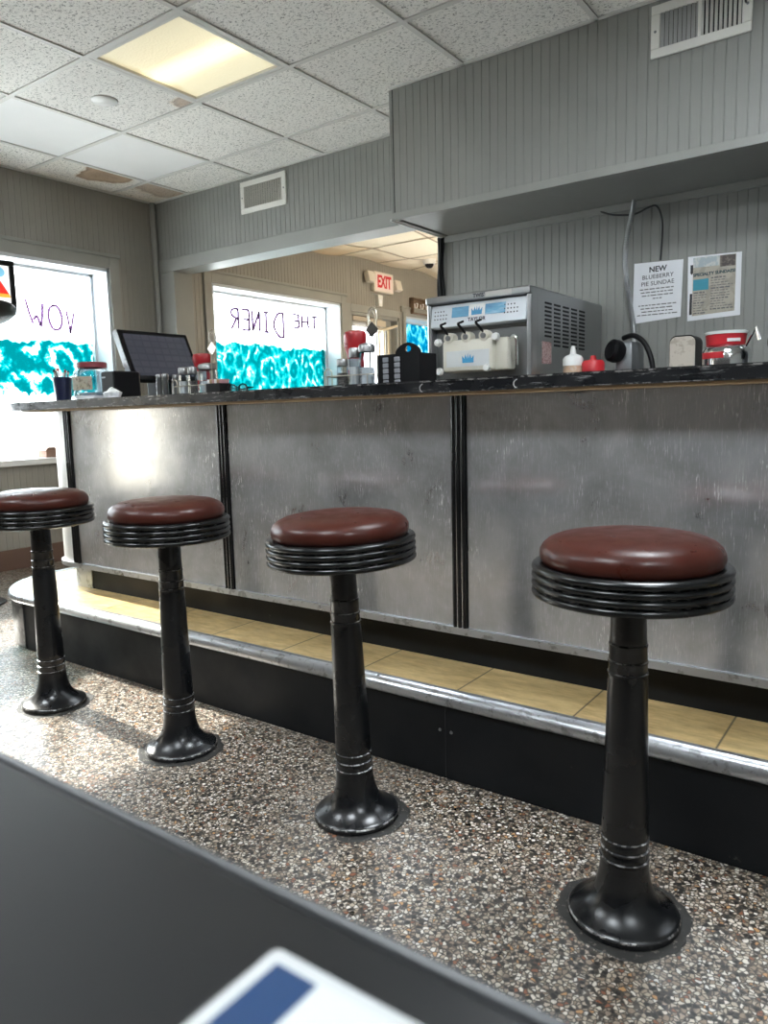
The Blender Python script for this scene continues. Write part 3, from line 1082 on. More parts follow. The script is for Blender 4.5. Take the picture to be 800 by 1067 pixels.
# ------------------------------------------------------------------ stools
def make_stool(label):
    t = thing('counter_stool', label, 'stool', group='counter stools')
    # dark filler around the flange
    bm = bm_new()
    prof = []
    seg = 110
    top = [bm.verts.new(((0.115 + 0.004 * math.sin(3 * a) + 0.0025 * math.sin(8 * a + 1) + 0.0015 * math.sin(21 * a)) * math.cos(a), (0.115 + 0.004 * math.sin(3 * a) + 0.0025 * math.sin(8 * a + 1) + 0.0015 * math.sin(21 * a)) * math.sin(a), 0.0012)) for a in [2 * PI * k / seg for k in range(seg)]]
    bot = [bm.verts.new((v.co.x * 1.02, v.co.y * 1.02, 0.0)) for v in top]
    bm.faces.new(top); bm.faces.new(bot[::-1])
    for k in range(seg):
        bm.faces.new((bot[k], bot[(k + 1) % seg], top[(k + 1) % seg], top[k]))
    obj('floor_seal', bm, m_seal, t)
    bm = bm_new()
    prof = [(0.0, 0.0012), (0.096, 0.0012), (0.0985, 0.003), (0.0985, 0.011), (0.0965, 0.0145), (0.090, 0.0175), (0.078, 0.024), (0.064, 0.036),
            (0.054, 0.051), (0.048, 0.068), (0.0445, 0.085), (0.043, 0.098), (0.0, 0.098)]
    mis = [0, 0, 0, 1, 0, 0, 0, 0, 0, 0, 0, 0]
    lathe(bm, prof, 56, 0, mis=mis)
    obj('flange', bm, [m_blackmetal, m_wornedge], t, True, 40)
    bm = bm_new()
    prof = [(0.0, 0.096), (0.043, 0.096), (0.0425, 0.110)]
    mis = [0, 0]
    def groove(z, r):
        prof.extend([(r, z - 0.004), (r + 0.0012, z - 0.0025), (r + 0.0012, z + 0.0005), (r - 0.0014, z + 0.002), (r - 0.0005, z + 0.004)])
        mis.extend([0, 0, 0, 1, 0])
    for z in (0.118, 0.137, 0.156):
        groove(z, 0.0425 - (z - 0.11) * 0.03)
    prof += [(0.0405, 0.175), (0.034, 0.445)]; mis += [0, 0]
    for z in (0.462, 0.483, 0.513):
        groove(z, 0.0335 - (z - 0.462) * 0.03)
    prof += [(0.0305, 0.53), (0.0298, 0.60), (0.0, 0.60)]; mis += [0, 0, 0]
    lathe(bm, prof, 48, 0, mis=mis)
    obj('post', bm, [m_blackmetal, m_wornedge], t, True, 40)
    bm = bm_new()
    prof = [(0.0, 0.598), (0.150, 0.598), (0.158, 0.600)]
    mis = [0, 0]
    z = 0.600
    for k in range(4):
        h = 0.0142
        for q in range(7):
            a = -PI / 2 + PI * q / 6
            prof.append((0.1605 + 0.0055 * math.cos(a), z + h / 2 + (h / 2 - 0.001) * math.sin(a)))
            mis.append(0)
        prof.append((0.1590, z + h + 0.0002)); mis.append(1 if k < 3 else 0)
        mis[-2] = 0
        z += h
    prof += [(0.155, z + 0.001), (0.148, z - 0.001), (0.0, z - 0.001)]; mis += [0, 0, 0]
    mis = mis[:len(prof) - 1]
    lathe(bm, prof, 72, 0, mis=mis)
    obj('seat_band', bm, [m_ringblack, m_wornedge], t, True, 60)
    bm = bm_new()
    zb = 0.6555
    prof = [(0.0, zb), (0.146, zb), (0.1505, zb + 0.006), (0.1525, zb + 0.014), (0.1515, zb + 0.023), (0.147, zb + 0.032), (0.138, zb + 0.040), (0.124, zb + 0.046), (0.10, zb + 0.0505), (0.06, zb + 0.0535), (0.0, zb + 0.0545)]
    lathe(bm, prof, 96, 0)
    rr = random.Random(3)
    for v in bm.verts:
        r = math.hypot(v.co.x, v.co.y)
        if 0.14 < r and v.co.z < zb + 0.03 and v.co.z > zb + 0.004:
            a = math.atan2(v.co.y, v.co.x)
            k = 1 + 0.004 * math.sin(23 * a + 2 * math.sin(3 * a)) * math.sin(2 * a + 0.5) - 0.004 * max(0, math.sin(41 * a)) ** 3
            v.co.x *= k; v.co.y *= k
    obj('cushion', bm, m_vinyl, t, True, 60)
    return t


proto = make_stool('')
spots = [(-0.407, 1.269, 0.4, (0, 0), 'brown round-topped diner stool nearest the viewer, at the right end of the row'),
         (-1.03, 1.275, 2.1, (-1.25, -0.95), 'brown round-topped stool in front of the middle steel panel, second from the right'),
         (-1.66, 1.278, 3.7, (0, 0), 'brown round-topped stool before the ribbed black strip, third from the right'),
         (-2.285, 1.265, 5.0, (0, 0), 'farthest brown round-topped stool, before the rounded step end, cut by the left edge')]
for i, (x, y, rz, tl, lab) in enumerate(spots):
    o = proto if i == 0 else copy_tree(proto)
    o.location = (x, y, 0)
    # a slight lean in world space, then the turn about its own axis
    lean = Matrix.Rotation(R(tl[0]) * 1.0, 4, 'Y') @ Matrix.Rotation(-R(tl[1]) * 1.0, 4, 'X')
    o.rotation_euler = (lean @ Matrix.Rotation(rz, 4, 'Z')).to_euler()
    o['label'] = lab

# ------------------------------------------------------------------ foreground table and the card on it
tt = thing('booth_table', 'dark grey booth table top in the blurred foreground', 'table', (-0.25, -0.17, 0))
bm = bm_new()
box(bm, -0.76, 0.76, -0.36, 0.358, 0.712, 0.74, 0, 0.004)
obj('tabletop', bm, m_table, tt)
bm = bm_new()
box(bm, -0.764, 0.764, 0.3585, 0.364, 0.713, 0.7395, 0, 0.0025)
box(bm, -0.764, 0.764, -0.366, -0.3605, 0.713, 0.7395, 0, 0.0025)
box(bm, 0.7605, 0.766, -0.36, 0.358, 0.713, 0.7395, 0, 0.0025)
box(bm, -0.766, -0.7605, -0.36, 0.358, 0.713, 0.7395, 0, 0.0025)
obj('edge_band', bm, m_tableband, tt)
bm = bm_new()
lathe(bm, [(0.0, 0.03), (0.038, 0.03), (0.036, 0.70), (0.11, 0.708), (0.11, 0.712), (0, 0.712)], 24)
obj('pedestal', bm, m_blackmetal, tt, True)
bm = bm_new()
box(bm, -0.30, 0.30, -0.04, 0.04, 0.0, 0.032, 0, 0.008)
box(bm, -0.04, 0.04, -0.28, 0.28, 0.0, 0.030, 0, 0.008)
obj('foot', bm, m_blackmetal, tt)

mc = thing('menu_card', 'white bordered card with a dark blue band lying on the dark table', 'menu card', (-0.027, 0.018, 0.74))
def rrect(w_, h_, r, n=5):
    p = []
    for cx, cy, a0 in ((w_ - r, h_ - r, 0), (-w_ + r, h_ - r, 90), (-w_ + r, -h_ + r, 180), (w_ - r, -h_ + r, 270)):
        for k in range(n + 1):
            a = R(a0 + 90 * k / n)
            p.append((cx + r * math.cos(a), cy + r * math.sin(a)))
    return p


bm = bm_new(); prism(bm, rrect(0.139, 0.143, 0.003), 0.0005, 0.0055)
obj('border', bm, m_acrylic, mc)
bm = bm_new(); prism(bm, rrect(0.1345, 0.1385, 0.001), 0.0055, 0.0058)
obj('printed_face', bm, m_card, mc)
bm = bm_new(); box(bm, -0.1335, -0.1165, -0.1375, 0.1375, 0.0058, 0.0060)
obj('blue_band', bm, m_blue, mc)

# ------------------------------------------------------------------ things on the counter
ZT = 1.0005
# jar
j = thing('glass_jar', 'big glass jar with dull red lid and paper label on the counter', 'jar', (-2.955, 1.93, ZT))
bm = bm_new()
lathe(bm, [(0.0, 0.0), (0.076, 0.0), (0.082, 0.006), (0.0825, 0.11), (0.078, 0.128), (0.064, 0.142), (0.058, 0.147), (0.058, 0.155),
           (0.0545, 0.155), (0.0545, 0.146), (0.061, 0.138), (0.075, 0.124), (0.079, 0.108), (0.078, 0.008), (0.0, 0.006)], 48)
obj('body', bm, m_jarglass, j, True, 50)
bm = bm_new(); lathe(bm, [(0.059, 0.146), (0.0625, 0.147), (0.0625, 0.166), (0.058, 0.170), (0.0, 0.171)], 48)
obj('lid', bm, mat('dull_red_lid', (0.25, 0.045, 0.05), 0.4), j, True, 40)
bm = bm_new()
a0, a1 = R(-120), R(-35)
pts = [(0.0835 * math.cos(a0 + (a1 - a0) * k / 14), 0.0835 * math.sin(a0 + (a1 - a0) * k / 14)) for k in range(15)]
pin = [(0.0828 / 0.0835 * a, 0.0828 / 0.0835 * b) for a, b in pts]
prism(bm, pts + pin[::-1], 0.05, 0.108)
obj('label', bm, worn('tan_label', (0.42, 0.36, 0.28), (0.2, 0.16, 0.12), 0.55, 60, 0.6), j)
bm = bm_new()
lathe(bm, [(0.0, 0.0085), (0.074, 0.0085), (0.075, 0.035), (0.05, 0.042), (0.0, 0.040)], 24)
obj('contents', bm, worn('coins_and_bills', (0.45, 0.52, 0.6), (0.65, 0.66, 0.66), 0.45, 40, 0.5), j)

# cup with pens
cup = thing('pen_cup', 'navy cup full of straws and pens left of the glass jar', 'cup', (-3.075, 1.86, ZT))
bm = bm_new()
lathe(bm, [(0.0, 0.0), (0.032, 0.0), (0.040, 0.110), (0.0375, 0.110), (0.031, 0.006), (0.0, 0.006)], 28)
obj('body', bm, mat('navy_plastic', (0.010, 0.014, 0.045), 0.35), cup, True)
rr = random.Random(5)
for k in range(9):
    a = rr.uniform(0, 2 * PI)
    bx, by = 0.018 * math.cos(a), 0.018 * math.sin(a)
    tx, ty = 0.030 * math.cos(a + 0.3), 0.030 * math.sin(a + 0.3)
    h = rr.uniform(0.118, 0.140)
    bm = bm_new()
    tube(bm, [(bx, by, 0.008), (tx, ty, h)], 0.0035, 8)
    tube(bm, [(tx, ty, h - 0.001), (tx * 1.02, ty * 1.02, h + 0.009)], [0.005, 0.0045], 8, 1)
    q = obj('pen', bm, [m_white if k % 2 else m_aludark, [m_black, m_redbright, m_white][k % 3]], None, True)
    q.location = cup.location
    tag(q, 'thin pen standing in the navy cup beside the jar', 'pen', 'pens in the navy cup')

# point-of-sale screen
pos = thing('till_screen', 'dark touch screen tilted back on its stand, facing right', 'monitor', (-2.86, 2.09, ZT))
tilt = Matrix.Translation((0.05, 0, 0.085)) @ Matrix.Rotation(R(-24), 4, 'Y')
bm = bm_new()
box(bm, -0.016, 0.016, -0.065, 0.315, 0.0, 0.245, 0, 0.006, tilt)
obj('housing', bm, m_black, pos)
bm = bm_new()
box(bm, -0.0185, 0.012, -0.069, -0.0655, 0.0, 0.245, 0, 0.001, tilt)
obj('silver_rim', bm, m_alu, pos)
m_scr = mat('dim_screen', (0.02, 0.021, 0.026), 0.12)
Ns = NT(m_scr)
br = Ns.n('ShaderNodeTexBrick'); br.offset = 0
br.inputs['Scale'].default_value = 1; br.inputs['Brick Width'].default_value = 0.045; br.inputs['Row Height'].default_value = 0.03
br.inputs['Mortar Size'].default_value = 0.004
br.inputs['Color1'].default_value = (0.05, 0.053, 0.068, 1); br.inputs['Color2'].default_value = (0.065, 0.065, 0.08, 1); br.inputs['Mortar'].default_value = (0.04, 0.042, 0.055, 1)
Ns.l(Ns.map((1, 1, 1), (R(0), R(90), R(90))), br.inputs['Vector'])
Ns.set('Emission Color', br.outputs['Color']); Ns.b.inputs['Emission Strength'].default_value = 0.22
bm = bm_new(); box(bm, 0.0161, 0.0166, -0.045, 0.295, 0.022, 0.225, 0, 0, tilt)
obj('screen', bm, m_scr, pos)
bm = bm_new()
box(bm, -0.10, 0.055, 0.03, 0.22, 0.0, 0.018, 0, 0.004)
box(bm, -0.03, 0.035, 0.07, 0.18, 0.018, 0.10, 0, 0.006)
obj('stand', bm, m_black, pos)

pr_ = thing('receipt_printer', 'low black box printer between the glass jar and the tilted screen', 'printer', (-2.788, 1.968, ZT))
bm = bm_new(); box(bm, -0.040, 0.055, -0.085, 0.045, 0.0, 0.122, 0, 0.008)
obj('housing', bm, m_black, pr_)
bm = bm_new(); box(bm, -0.03, 0.04, -0.05, 0.02, 0.1205, 0.1235, 0, 0.001)
obj('cover', bm, m_blackmetal, pr_)
bm = bm_new(); box(bm, -0.03, -0.005, -0.0862, -0.0848, 0.095, 0.101)
obj('badge', bm, m_aludark, pr_)

# loose napkins
for (x, y, h, lab, nm) in ((-2.66, 1.82, 0.030, 'crumpled white napkin lying on the counter before the till screen', 'crumpled_napkin'),):
    bm = bm_new()
    bmesh.ops.create_icosphere(bm, subdivisions=3, radius=0.03)
    r2 = random.Random(2)
    for v in bm.verts:
        k = 1 + 0.22 * math.sin(170 * v.co.x + 3) * math.sin(150 * v.co.y + 1) + 0.12 * math.sin(260 * v.co.z)
        v.co = Vector((v.co.x * k * 1.1, v.co.y * k, max(-0.022, v.co.z * k * 0.8)))
    o = obj(nm, bm, m_paper, None, True, 60)
    o.location = (x, y, ZT + 0.022)
    tag(o, lab, 'napkin')
bm = bm_new()
for k in range(5):
    mt = Matrix.Translation((0, 0, k * 0.004)) @ Matrix.Rotation(0.09 * (k - 2), 4, 'Z')
    box(bm, -0.055, 0.055, -0.05, 0.05, 0.0, 0.0036, 0, 0.001, mt)
tag(obj('paper_stack', bm, m_paper, None, loc=(-2.745, 1.80, ZT)), 'small stack of white slips on the counter in front of the black printer', 'paper')

# slim metal pots
for k, (x, y, h, lab) in enumerate(((-2.595, 2.0, 0.105, 'slim steel pot left of its two neighbours, next to the screen'),
                                    (-2.555, 2.0, 0.105, 'slim steel pot in the middle of three next to the screen'),
                                    (-2.515, 2.02, 0.100, 'slim steel pot nearest the red ketchup bottle by the screen'))):
    bm = bm_new()
    lathe(bm, [(0.0, 0.0), (0.012, 0.0), (0.0125, 0.004), (0.0115, h * 0.75), (0.013, h * 0.78), (0.013, h - 0.004), (0.010, h), (0.0, h)], 20)
    tag(obj('slim_pot', bm, m_steel_dark, None, True, 40, loc=(x, y, ZT)), lab, 'pot', 'slim steel pots by the screen')


def ketchup(x, y, rz, lab, tall=0.19):
    t = thing('ketchup_bottle', lab, 'ketchup bottle', (x, y, ZT + 0.0), rz, 'red ketchup bottles')
    bm = bm_new()
    lathe(bm, [(0.0, 0.0), (0.027, 0.0), (0.0275, 0.028), (0.024, 0.034), (0.0, 0.034)], 24)
    obj('cap', bm, m_white, t, True, 40)
    bm = bm_new()
    prof = [(0.0, 0.034), (0.022, 0.034), (0.026, 0.05), (0.033, 0.075), (0.034, 0.10), (0.032, 0.115), (0.036, 0.135), (0.043, 0.155), (0.044, tall - 0.014), (0.040, tall - 0.004), (0.030, tall), (0.0, tall)]
    lathe(bm, prof, 36)
    for v in bm.verts:
        v.co.y *= 0.72
    obj('body', bm, m_red, t, True, 40)
    bm = bm_new()
    for s in (1,):
        pts = [(0.0345 * math.cos(a), 0.72 * 0.0345 * math.sin(a)) for a in [R(-150 + 120 * k / 12) for k in range(13)]]
        pin = [(q[0] * 0.97, q[1] * 0.97) for q in pts]
        prism(bm, pts + pin[::-1], 0.076, 0.114)
    obj('label', bm, mat('grey_print', (0.38, 0.38, 0.38), 0.5), t)
    bm = bm_new()
    pts = [(0.0452 * math.cos(a), 0.72 * 0.0452 * math.sin(a)) for a in [R(168 + 30 * k / 6) for k in range(7)]]
    pin = [(q[0] * 0.97, q[1] * 0.97) for q in pts]
    prism(bm, pts + pin[::-1], 0.158, 0.174)
    obj('white_mark', bm, m_white, t)
    return t


def shaker(x, y, lab, fill, h=0.118, r=0.022, group='shakers in the wire caddies'):
    t = thing('shaker', lab, 'shaker', (x, y, ZT + 0.006), 0, group)
    bm = bm_new()
    lathe(bm, [(0.0, 0.0), (r * 0.95, 0.0), (r, 0.004), (r * 0.86, h * 0.72), (r * 0.80, h * 0.74), (r * 0.74, h * 0.74), (r * 0.8, h * 0.7), (r * 0.92, 0.006), (0, 0.006)], 10)
    obj('glass_body', bm, m_jarglass, t)
    bm = bm_new()
    lathe(bm, [(0.0, 0.0065), (r * 0.89, 0.0065), (r * 0.82, h * 0.52), (0.0, h * 0.53)], 16)
    obj('contents', bm, fill, t, True, 40)
    bm = bm_new()
    lathe(bm, [(r * 0.86, h * 0.75), (r * 0.88, h * 0.76), (r * 0.86, h * 0.95), (r * 0.72, h * 0.985), (0.0, h)], 24)
    obj('cap', bm, m_capmetal, t, True, 40)
    return t


def sugar(x, y, lab, h=0.13, r=0.036):
    t = thing('sugar_jar', lab, 'sugar jar', (x, y, ZT + 0.006), 0, 'sugar jars')
    bm = bm_new()
    lathe(bm, [(0.0, 0.0), (r * 0.95, 0.0), (r, 0.005), (r * 0.92, h * 0.8), (r * 0.86, h * 0.8), (r * 0.92, 0.007), (0.0, 0.007)], 14)
    obj('glass_body', bm, m_jarglass, t)
    bm = bm_new()
    lathe(bm, [(0.0, 0.0075), (r * 0.9, 0.0075), (r * 0.87, h * 0.45), (0, h * 0.47)], 20)
    obj('contents', bm, mat('sugar', (0.7, 0.7, 0.7), 0.8), t, True, 40)
    bm = bm_new()
    lathe(bm, [(r * 0.93, h * 0.79), (r * 1.03, h * 0.8), (r * 1.05, h * 0.9), (r * 0.9, h * 0.96), (r * 0.3, h), (0, h)], 28)
    obj('lid', bm, m_capmetal, t, True, 40)
    return t


m_wire = mat('cream_wire', (0.55, 0.50, 0.42), 0.3, 0.6)


def caddy(x, y, lab, wd=0.20, dp=0.11, rod=0.255, flip=0.0, packets=True):
    t = thing('wire_caddy', lab, 'condiment caddy', (x, y, ZT), 0, 'wire condiment caddies')
    bm = bm_new()
    def loop(z, w_, d_):
        return [(a, b, z) for a, b in rrect(w_ / 2, d_ / 2, 0.02, 4)]
    tube(bm, loop(0.0025, wd, dp), 0.0022, 6, 0, True)
    for k in range(5):
        xx = -wd / 2 + wd * (k + 0.5) / 5
        tube(bm, [(xx, -dp / 2, 0.003), (xx, dp / 2, 0.003)], 0.0018, 6)
    for sx in (-1, 1):
        for sy in (-1, 1):
            tube(bm, [(sx * (wd / 2 - 0.012), sy * (dp / 2), 0.002), (sx * (wd / 2 - 0.012), sy * dp / 2, 0.05)], 0.002, 6)
    obj('basket', bm, m_wire, t, True)
    bm = bm_new(); tube(bm, loop(0.048, wd, dp), 0.0022, 6, 0, True)
    obj('rail', bm, m_wire, t, True)
    # arched end loop
    bm = bm_new()
    tube(bm, [(-wd / 2 + 0.018 + 0.016 * math.cos(a), -dp / 2 - 0.004, 0.055 + 0.02 * math.sin(a)) for a in [PI * k / 10 for k in range(11)]][:0] or
         [(-wd / 2 + 0.006, -dp / 2 - 0.004, 0.002)] + [(-wd / 2 + 0.022 - 0.016 * math.cos(a), -dp / 2 - 0.004, 0.055 + 0.018 * math.sin(a)) for a in [PI * k / 10 for k in range(11)]] + [(-wd / 2 + 0.038, -dp / 2 - 0.004, 0.002)], 0.0025, 6)
    obj('end_loop', bm, m_wire, t, True)
    bm = bm_new()
    hx = flip
    tube(bm, [(hx - 0.016, 0.0, 0.003), (hx - 0.014, 0, rod - 0.06), (hx - 0.019, 0, rod - 0.03), (hx - 0.014, 0, rod - 0.007), (hx, 0, rod), (hx + 0.014, 0, rod - 0.007), (hx + 0.019, 0, rod - 0.03), (hx + 0.014, 0, rod - 0.06), (hx + 0.016, 0, 0.003)], 0.0027, 6)
    tube(bm, [(hx + 0.012 * math.cos(a), -0.003, rod - 0.032 + 0.019 * math.sin(a)) for a in [2 * PI * k / 14 for k in range(14)]], 0.002, 6, 0, True)
    obj('handle', bm, m_wire, t, True)
    bm = bm_new()
    zc = rod - 0.073
    prism(bm, [(hx, zc - 0.026), (hx + 0.026, zc), (hx, zc + 0.026), (hx - 0.026, zc)], -0.007, -0.004, 0, lambda u, v, w_: (u, w_, v))
    obj('diamond_plate', bm, m_chrome, t)
    return t


salt = mat('salt', (0.7, 0.69, 0.67), 0.8)
pepper = worn('pepper', (0.05, 0.04, 0.035), (0.25, 0.22, 0.2), 0.5, 400, 0.8)
# caddy by the screen
caddy(-2.375, 2.03, 'wire caddy with tall loop handle next to the tilted screen', 0.21, 0.115, 0.262, 0.085)
ketchup(-2.475, 2.13, 0.15, 'red ketchup bottle by the tilted screen, behind two shakers', 0.186)
shaker(-2.435, 1.995, 'glass shaker of salt in the caddy by the screen, on its left', salt)
shaker(-2.385, 2.0, 'dark pepper shaker in the caddy by the screen', pepper)
sugar(-2.352, 2.05, 'squat glass sugar jar with metal lid in the caddy by the screen', 0.132, 0.037)
t = thing('packet_tray', 'low black tray of sugar packets right of the caddy by the screen', 'tray', (-2.225, 1.99, ZT))
bm = bm_new()
box(bm, -0.038, 0.038, -0.03, 0.03, 0.0, 0.004)
for q in ((-0.038, 0.038, -0.03, -0.027), (-0.038, 0.038, 0.027, 0.03), (-0.038, -0.035, -0.027, 0.027), (0.035, 0.038, -0.027, 0.027)):
    box(bm, *q, 0.004, 0.05)
obj('tray_box', bm, m_black, t)
for k in range(6):
    p_ = obj('sugar_packet', (lambda b: (box(b, -0.0012, 0.0012, -0.024, 0.024, 0.0, 0.062, 0, 0, Matrix.Rotation(R(-8 + 3 * k), 4, 'Y')), b)[1])(bm_new()),
             [m_paper, mat('tan_paper', (0.5, 0.33, 0.2), 0.6), mat('pink_paper', (0.6, 0.35, 0.35), 0.6)][k % 3])
    p_.location = (-2.252 + k * 0.0105, 1.99, ZT + 0.0045)
    tag(p_, 'paper sugar packet standing in the low black tray', 'sugar packet', 'packets in the black tray')

# folded glasses
g = thing('folded_glasses', 'pair of black folded glasses lying on the counter between the caddies', 'glasses', (-2.09, 1.96, ZT), R(-8))
bm = bm_new()
for s in (-1, 1):
    tube(bm, [(s * 0.034 + 0.027 * math.cos(a), 0, 0.022 + 0.019 * math.sin(a)) for a in [2 * PI * k / 18 for k in range(18)]], 0.003, 6, 0, True)
tube(bm, [(-0.009, 0, 0.028), (0, 0, 0.033), (0.009, 0, 0.028)], 0.0028, 6)
obj('frame', bm, m_black, g, True)
for s in (-1, 1):
    bm = bm_new()
    lathe(bm, [(0, -0.001), (0.0255, -0.001), (0.0255, 0.001), (0, 0.001)], 20, 0, (0, 0, 0), Matrix.Translation((s * 0.034, 0, 0.022)) @ Matrix.Diagonal((1, 1, 0.72, 1)) @ Matrix.Rotation(R(90), 4, 'X'))
    obj('lens', bm, m_jarglass, g)
for s, yy in ((-1, 0.018), (1, 0.026)):
    bm = bm_new()
    tube(bm, [(s * 0.062, 0.0, 0.028), (s * 0.062, yy, 0.028), (-s * 0.03, yy + 0.004, 0.022), (-s * 0.045, yy + 0.004, 0.006)], 0.0025, 6)
    obj('temple', bm, m_black, g, True)

# caddy by the black organiser
caddy(-1.575, 2.03, 'wire caddy with tall loop handle next to the black organiser', 0.195, 0.13, 0.268, 0.065)
ketchup(-1.668, 2.135, 0.0, 'red ketchup bottle beside the black organiser, behind two shakers', 0.212)
shaker(-1.612, 1.99, 'dark pepper shaker in the caddy near the organiser, leftmost', pepper, 0.10)
shaker(-1.567, 2.0, 'tall glass salt shaker in the caddy near the organiser', salt, 0.135, 0.021)
sugar(-1.512, 1.996, 'tall glass sugar jar with metal lid in the caddy near the organiser', 0.145, 0.027)

og = thing('organiser', 'black carry organiser with an arched handle holding grey packets', 'organiser', (-1.385, 2.05, ZT))
bm = bm_new()
for q in ((-0.085, 0.075, -0.05, -0.047), (-0.085, 0.075, 0.047, 0.05), (-0.085, -0.082, -0.047, 0.047), (0.072, 0.075, -0.047, 0.047), (-0.03, -0.027, -0.047, 0.047)):
    box(bm, *q, 0.0, 0.108 if q[0] > -0.06 or q[1] > 0.07 else 0.10)
box(bm, -0.085, 0.075, -0.05, 0.05, 0.0, 0.004)
obj('box', bm, m_black, og)
bm = bm_new()
arch = [(-0.05, 0.10)] + [(0.0 - 0.05 * math.cos(a) * (0.6 + 0.4 * abs(math.cos(a))), 0.112 + 0.034 * math.sin(a)) for a in [PI * k / 12 for k in range(13)]] + [(0.05, 0.10)]
hole = [(0.014 * math.cos(2 * PI * k / 14), 0.124 + 0.010 * math.sin(2 * PI * k / 14)) for k in range(14)]
# arch plate with a round hand hole: a ring of quads between both outlines
def ang_pts(poly, n=28, c=(0.0, 0.118)):
    out = []
    for k in range(n):
        a = 2 * PI * k / n
        d = Vector((math.cos(a), math.sin(a)))
        best = 0.02
        for i in range(len(poly)):
            p, q = Vector(poly[i]) - Vector(c), Vector(poly[(i + 1) % len(poly)]) - Vector(c)
            e = q - p
            den = d.x * e.y - d.y * e.x
            if abs(den) < 1e-9:
                continue
            tt_ = (p.x * e.y - p.y * e.x) / den
            s_ = (p.x * d.y - p.y * d.x) / den
            if tt_ > 0 and -1e-6 <= s_ <= 1 + 1e-6:
                best = max(best, tt_)
        out.append((c[0] + d.x * best, c[1] + d.y * best))
    return out


oa = ang_pts(arch + [(0.05, 0.06), (-0.05, 0.06)])
ha = [(0.013 * math.cos(2 * PI * k / 28), 0.126 + 0.010 * math.sin(2 * PI * k / 28)) for k in range(28)]
vv = [[bm.verts.new((a, yy, b)) for a, b in P] for yy in (-0.003, 0.003) for P in (oa, ha)]
for k in range(28):
    l = (k + 1) % 28
    bm.faces.new((vv[0][k], vv[0][l], vv[1][l], vv[1][k]))
    bm.faces.new((vv[2][k], vv[3][k], vv[3][l], vv[2][l]))
    bm.faces.new((vv[0][k], vv[2][k], vv[2][l], vv[0][l]))
    bm.faces.new((vv[1][k], vv[1][l], vv[3][l], vv[3][k]))
obj('handle', bm, m_black, og)
for k in range(2):
    bm = bm_new()
    for q in range(5):
        box(bm, -0.011, 0.011, -0.0495 - 0.002, -0.0470, 0.008 + q * 0.018, 0.008 + q * 0.018 + 0.015, 0, 0.002)
    obj('packet_stack', bm, mat('grey_foil', (0.3, 0.31, 0.33), 0.4, 0.4), og, loc=(-0.055 + k * 0.045, -0.001, 0.004))

# ------------------------------------------------------------------ soft-serve machine on its stand
sv = thing('equipment_stand', 'low steel stand below the soft serve machine', 'stand', (-1.545, 3.2, 0))
bm = bm_new(); box(bm, -0.28, 0.28, -0.42, 0.41, 0.66, 0.70, 0, 0.005)
obj('top', bm, m_steelbox, sv)
for sx in (-1, 1):
    for sy in (-1, 1):
        bm = bm_new(); tube(bm, [(sx * 0.25, sy * 0.38, 0.0), (sx * 0.25, sy * 0.38, 0.66)], 0.02, 12)
        obj('leg', bm, m_chrome, sv, True)

MX0, MX1, MY0, MY1, MZ1 = -1.79, -1.302, 2.80, 3.58, 1.407
ss = thing('soft_serve_machine', 'stainless soft serve machine with three draw handles and slotted side', 'ice cream machine', ((MX0 + MX1) / 2, MY0, 0.7))
ox, oy = (MX0 + MX1) / 2, MY0
hw_ = (MX1 - MX0) / 2
H_ = MZ1 - 0.7
bm = bm_new()
box(bm, -hw_, hw_, 0.05, MY1 - MY0, 0.06, H_, 0, 0.006)          # cabinet
box(bm, -hw_, -hw_ + 0.022, 0.0, 0.06, 0.06, H_ - 0.02, 0, 0.006)  # front cheeks
box(bm, hw_ - 0.022, hw_, 0.0, 0.06, 0.06, H_ - 0.02, 0, 0.006)
box(bm, -hw_, hw_, -0.012, 0.06, H_ - 0.032, H_, 0, 0.006)        # brow
obj('cabinet', bm, m_steelbox, ss)
for sx in (-1, 1):
    for sy in (0.12, 0.7):
        bm = bm_new(); lathe(bm, [(0, 0.0005), (0.025, 0.0005), (0.022, 0.06), (0, 0.06)], 16, 0, (sx * 0.2, sy, 0))
        obj('foot', bm, m_black, ss, True)
bm = bm_new(); box(bm, -hw_ + 0.022, hw_ - 0.022, 0.044, 0.052, 0.06, 0.56)
obj('front_recess', bm, m_steel_dark, ss)
bm = bm_new()
tm = Matrix.Translation((0, -0.003, 0.578)) @ Matrix.Rotation(R(-9), 4, 'X')
box(bm, -hw_ + 0.022, hw_ - 0.022, -0.004, 0.03, -0.002, 0.093, 0, 0.003, tm)
cp_ = obj('control_panel', bm, mat('pale_panel', (0.62, 0.66, 0.70), 0.3), ss)
m_sky = mat('blue_gradient_print', (0.07, 0.24, 0.42), 0.35)
Nb = NT(m_sky)
Nb.set('Base Color', Nb.ramp(Nb.noise(9, 4, 0.6, Nb.map((0.6, 1, 3))), [(0.3, (0.05, 0.18, 0.34)), (0.55, (0.12, 0.34, 0.52)), (0.75, (0.45, 0.60, 0.70))]))
bm = bm_new(); box(bm, -0.12, 0.13, -0.0055, -0.0040, 0.035, 0.078, 0, 0, tm)
obj('blue_print', bm, m_sky, cp_)


def crown_pts(s):
    return [(-s, -s * 0.7), (s, -s * 0.7), (s * 1.05, s * 0.7), (s * 0.62, 0.05 * s), (s * 0.45, s * 0.95), (s * 0.15, 0.05 * s), (0, s * 1.1), (-s * 0.15, 0.05 * s), (-s * 0.45, s * 0.95), (-s * 0.62, 0.05 * s), (-s * 1.05, s * 0.7)]


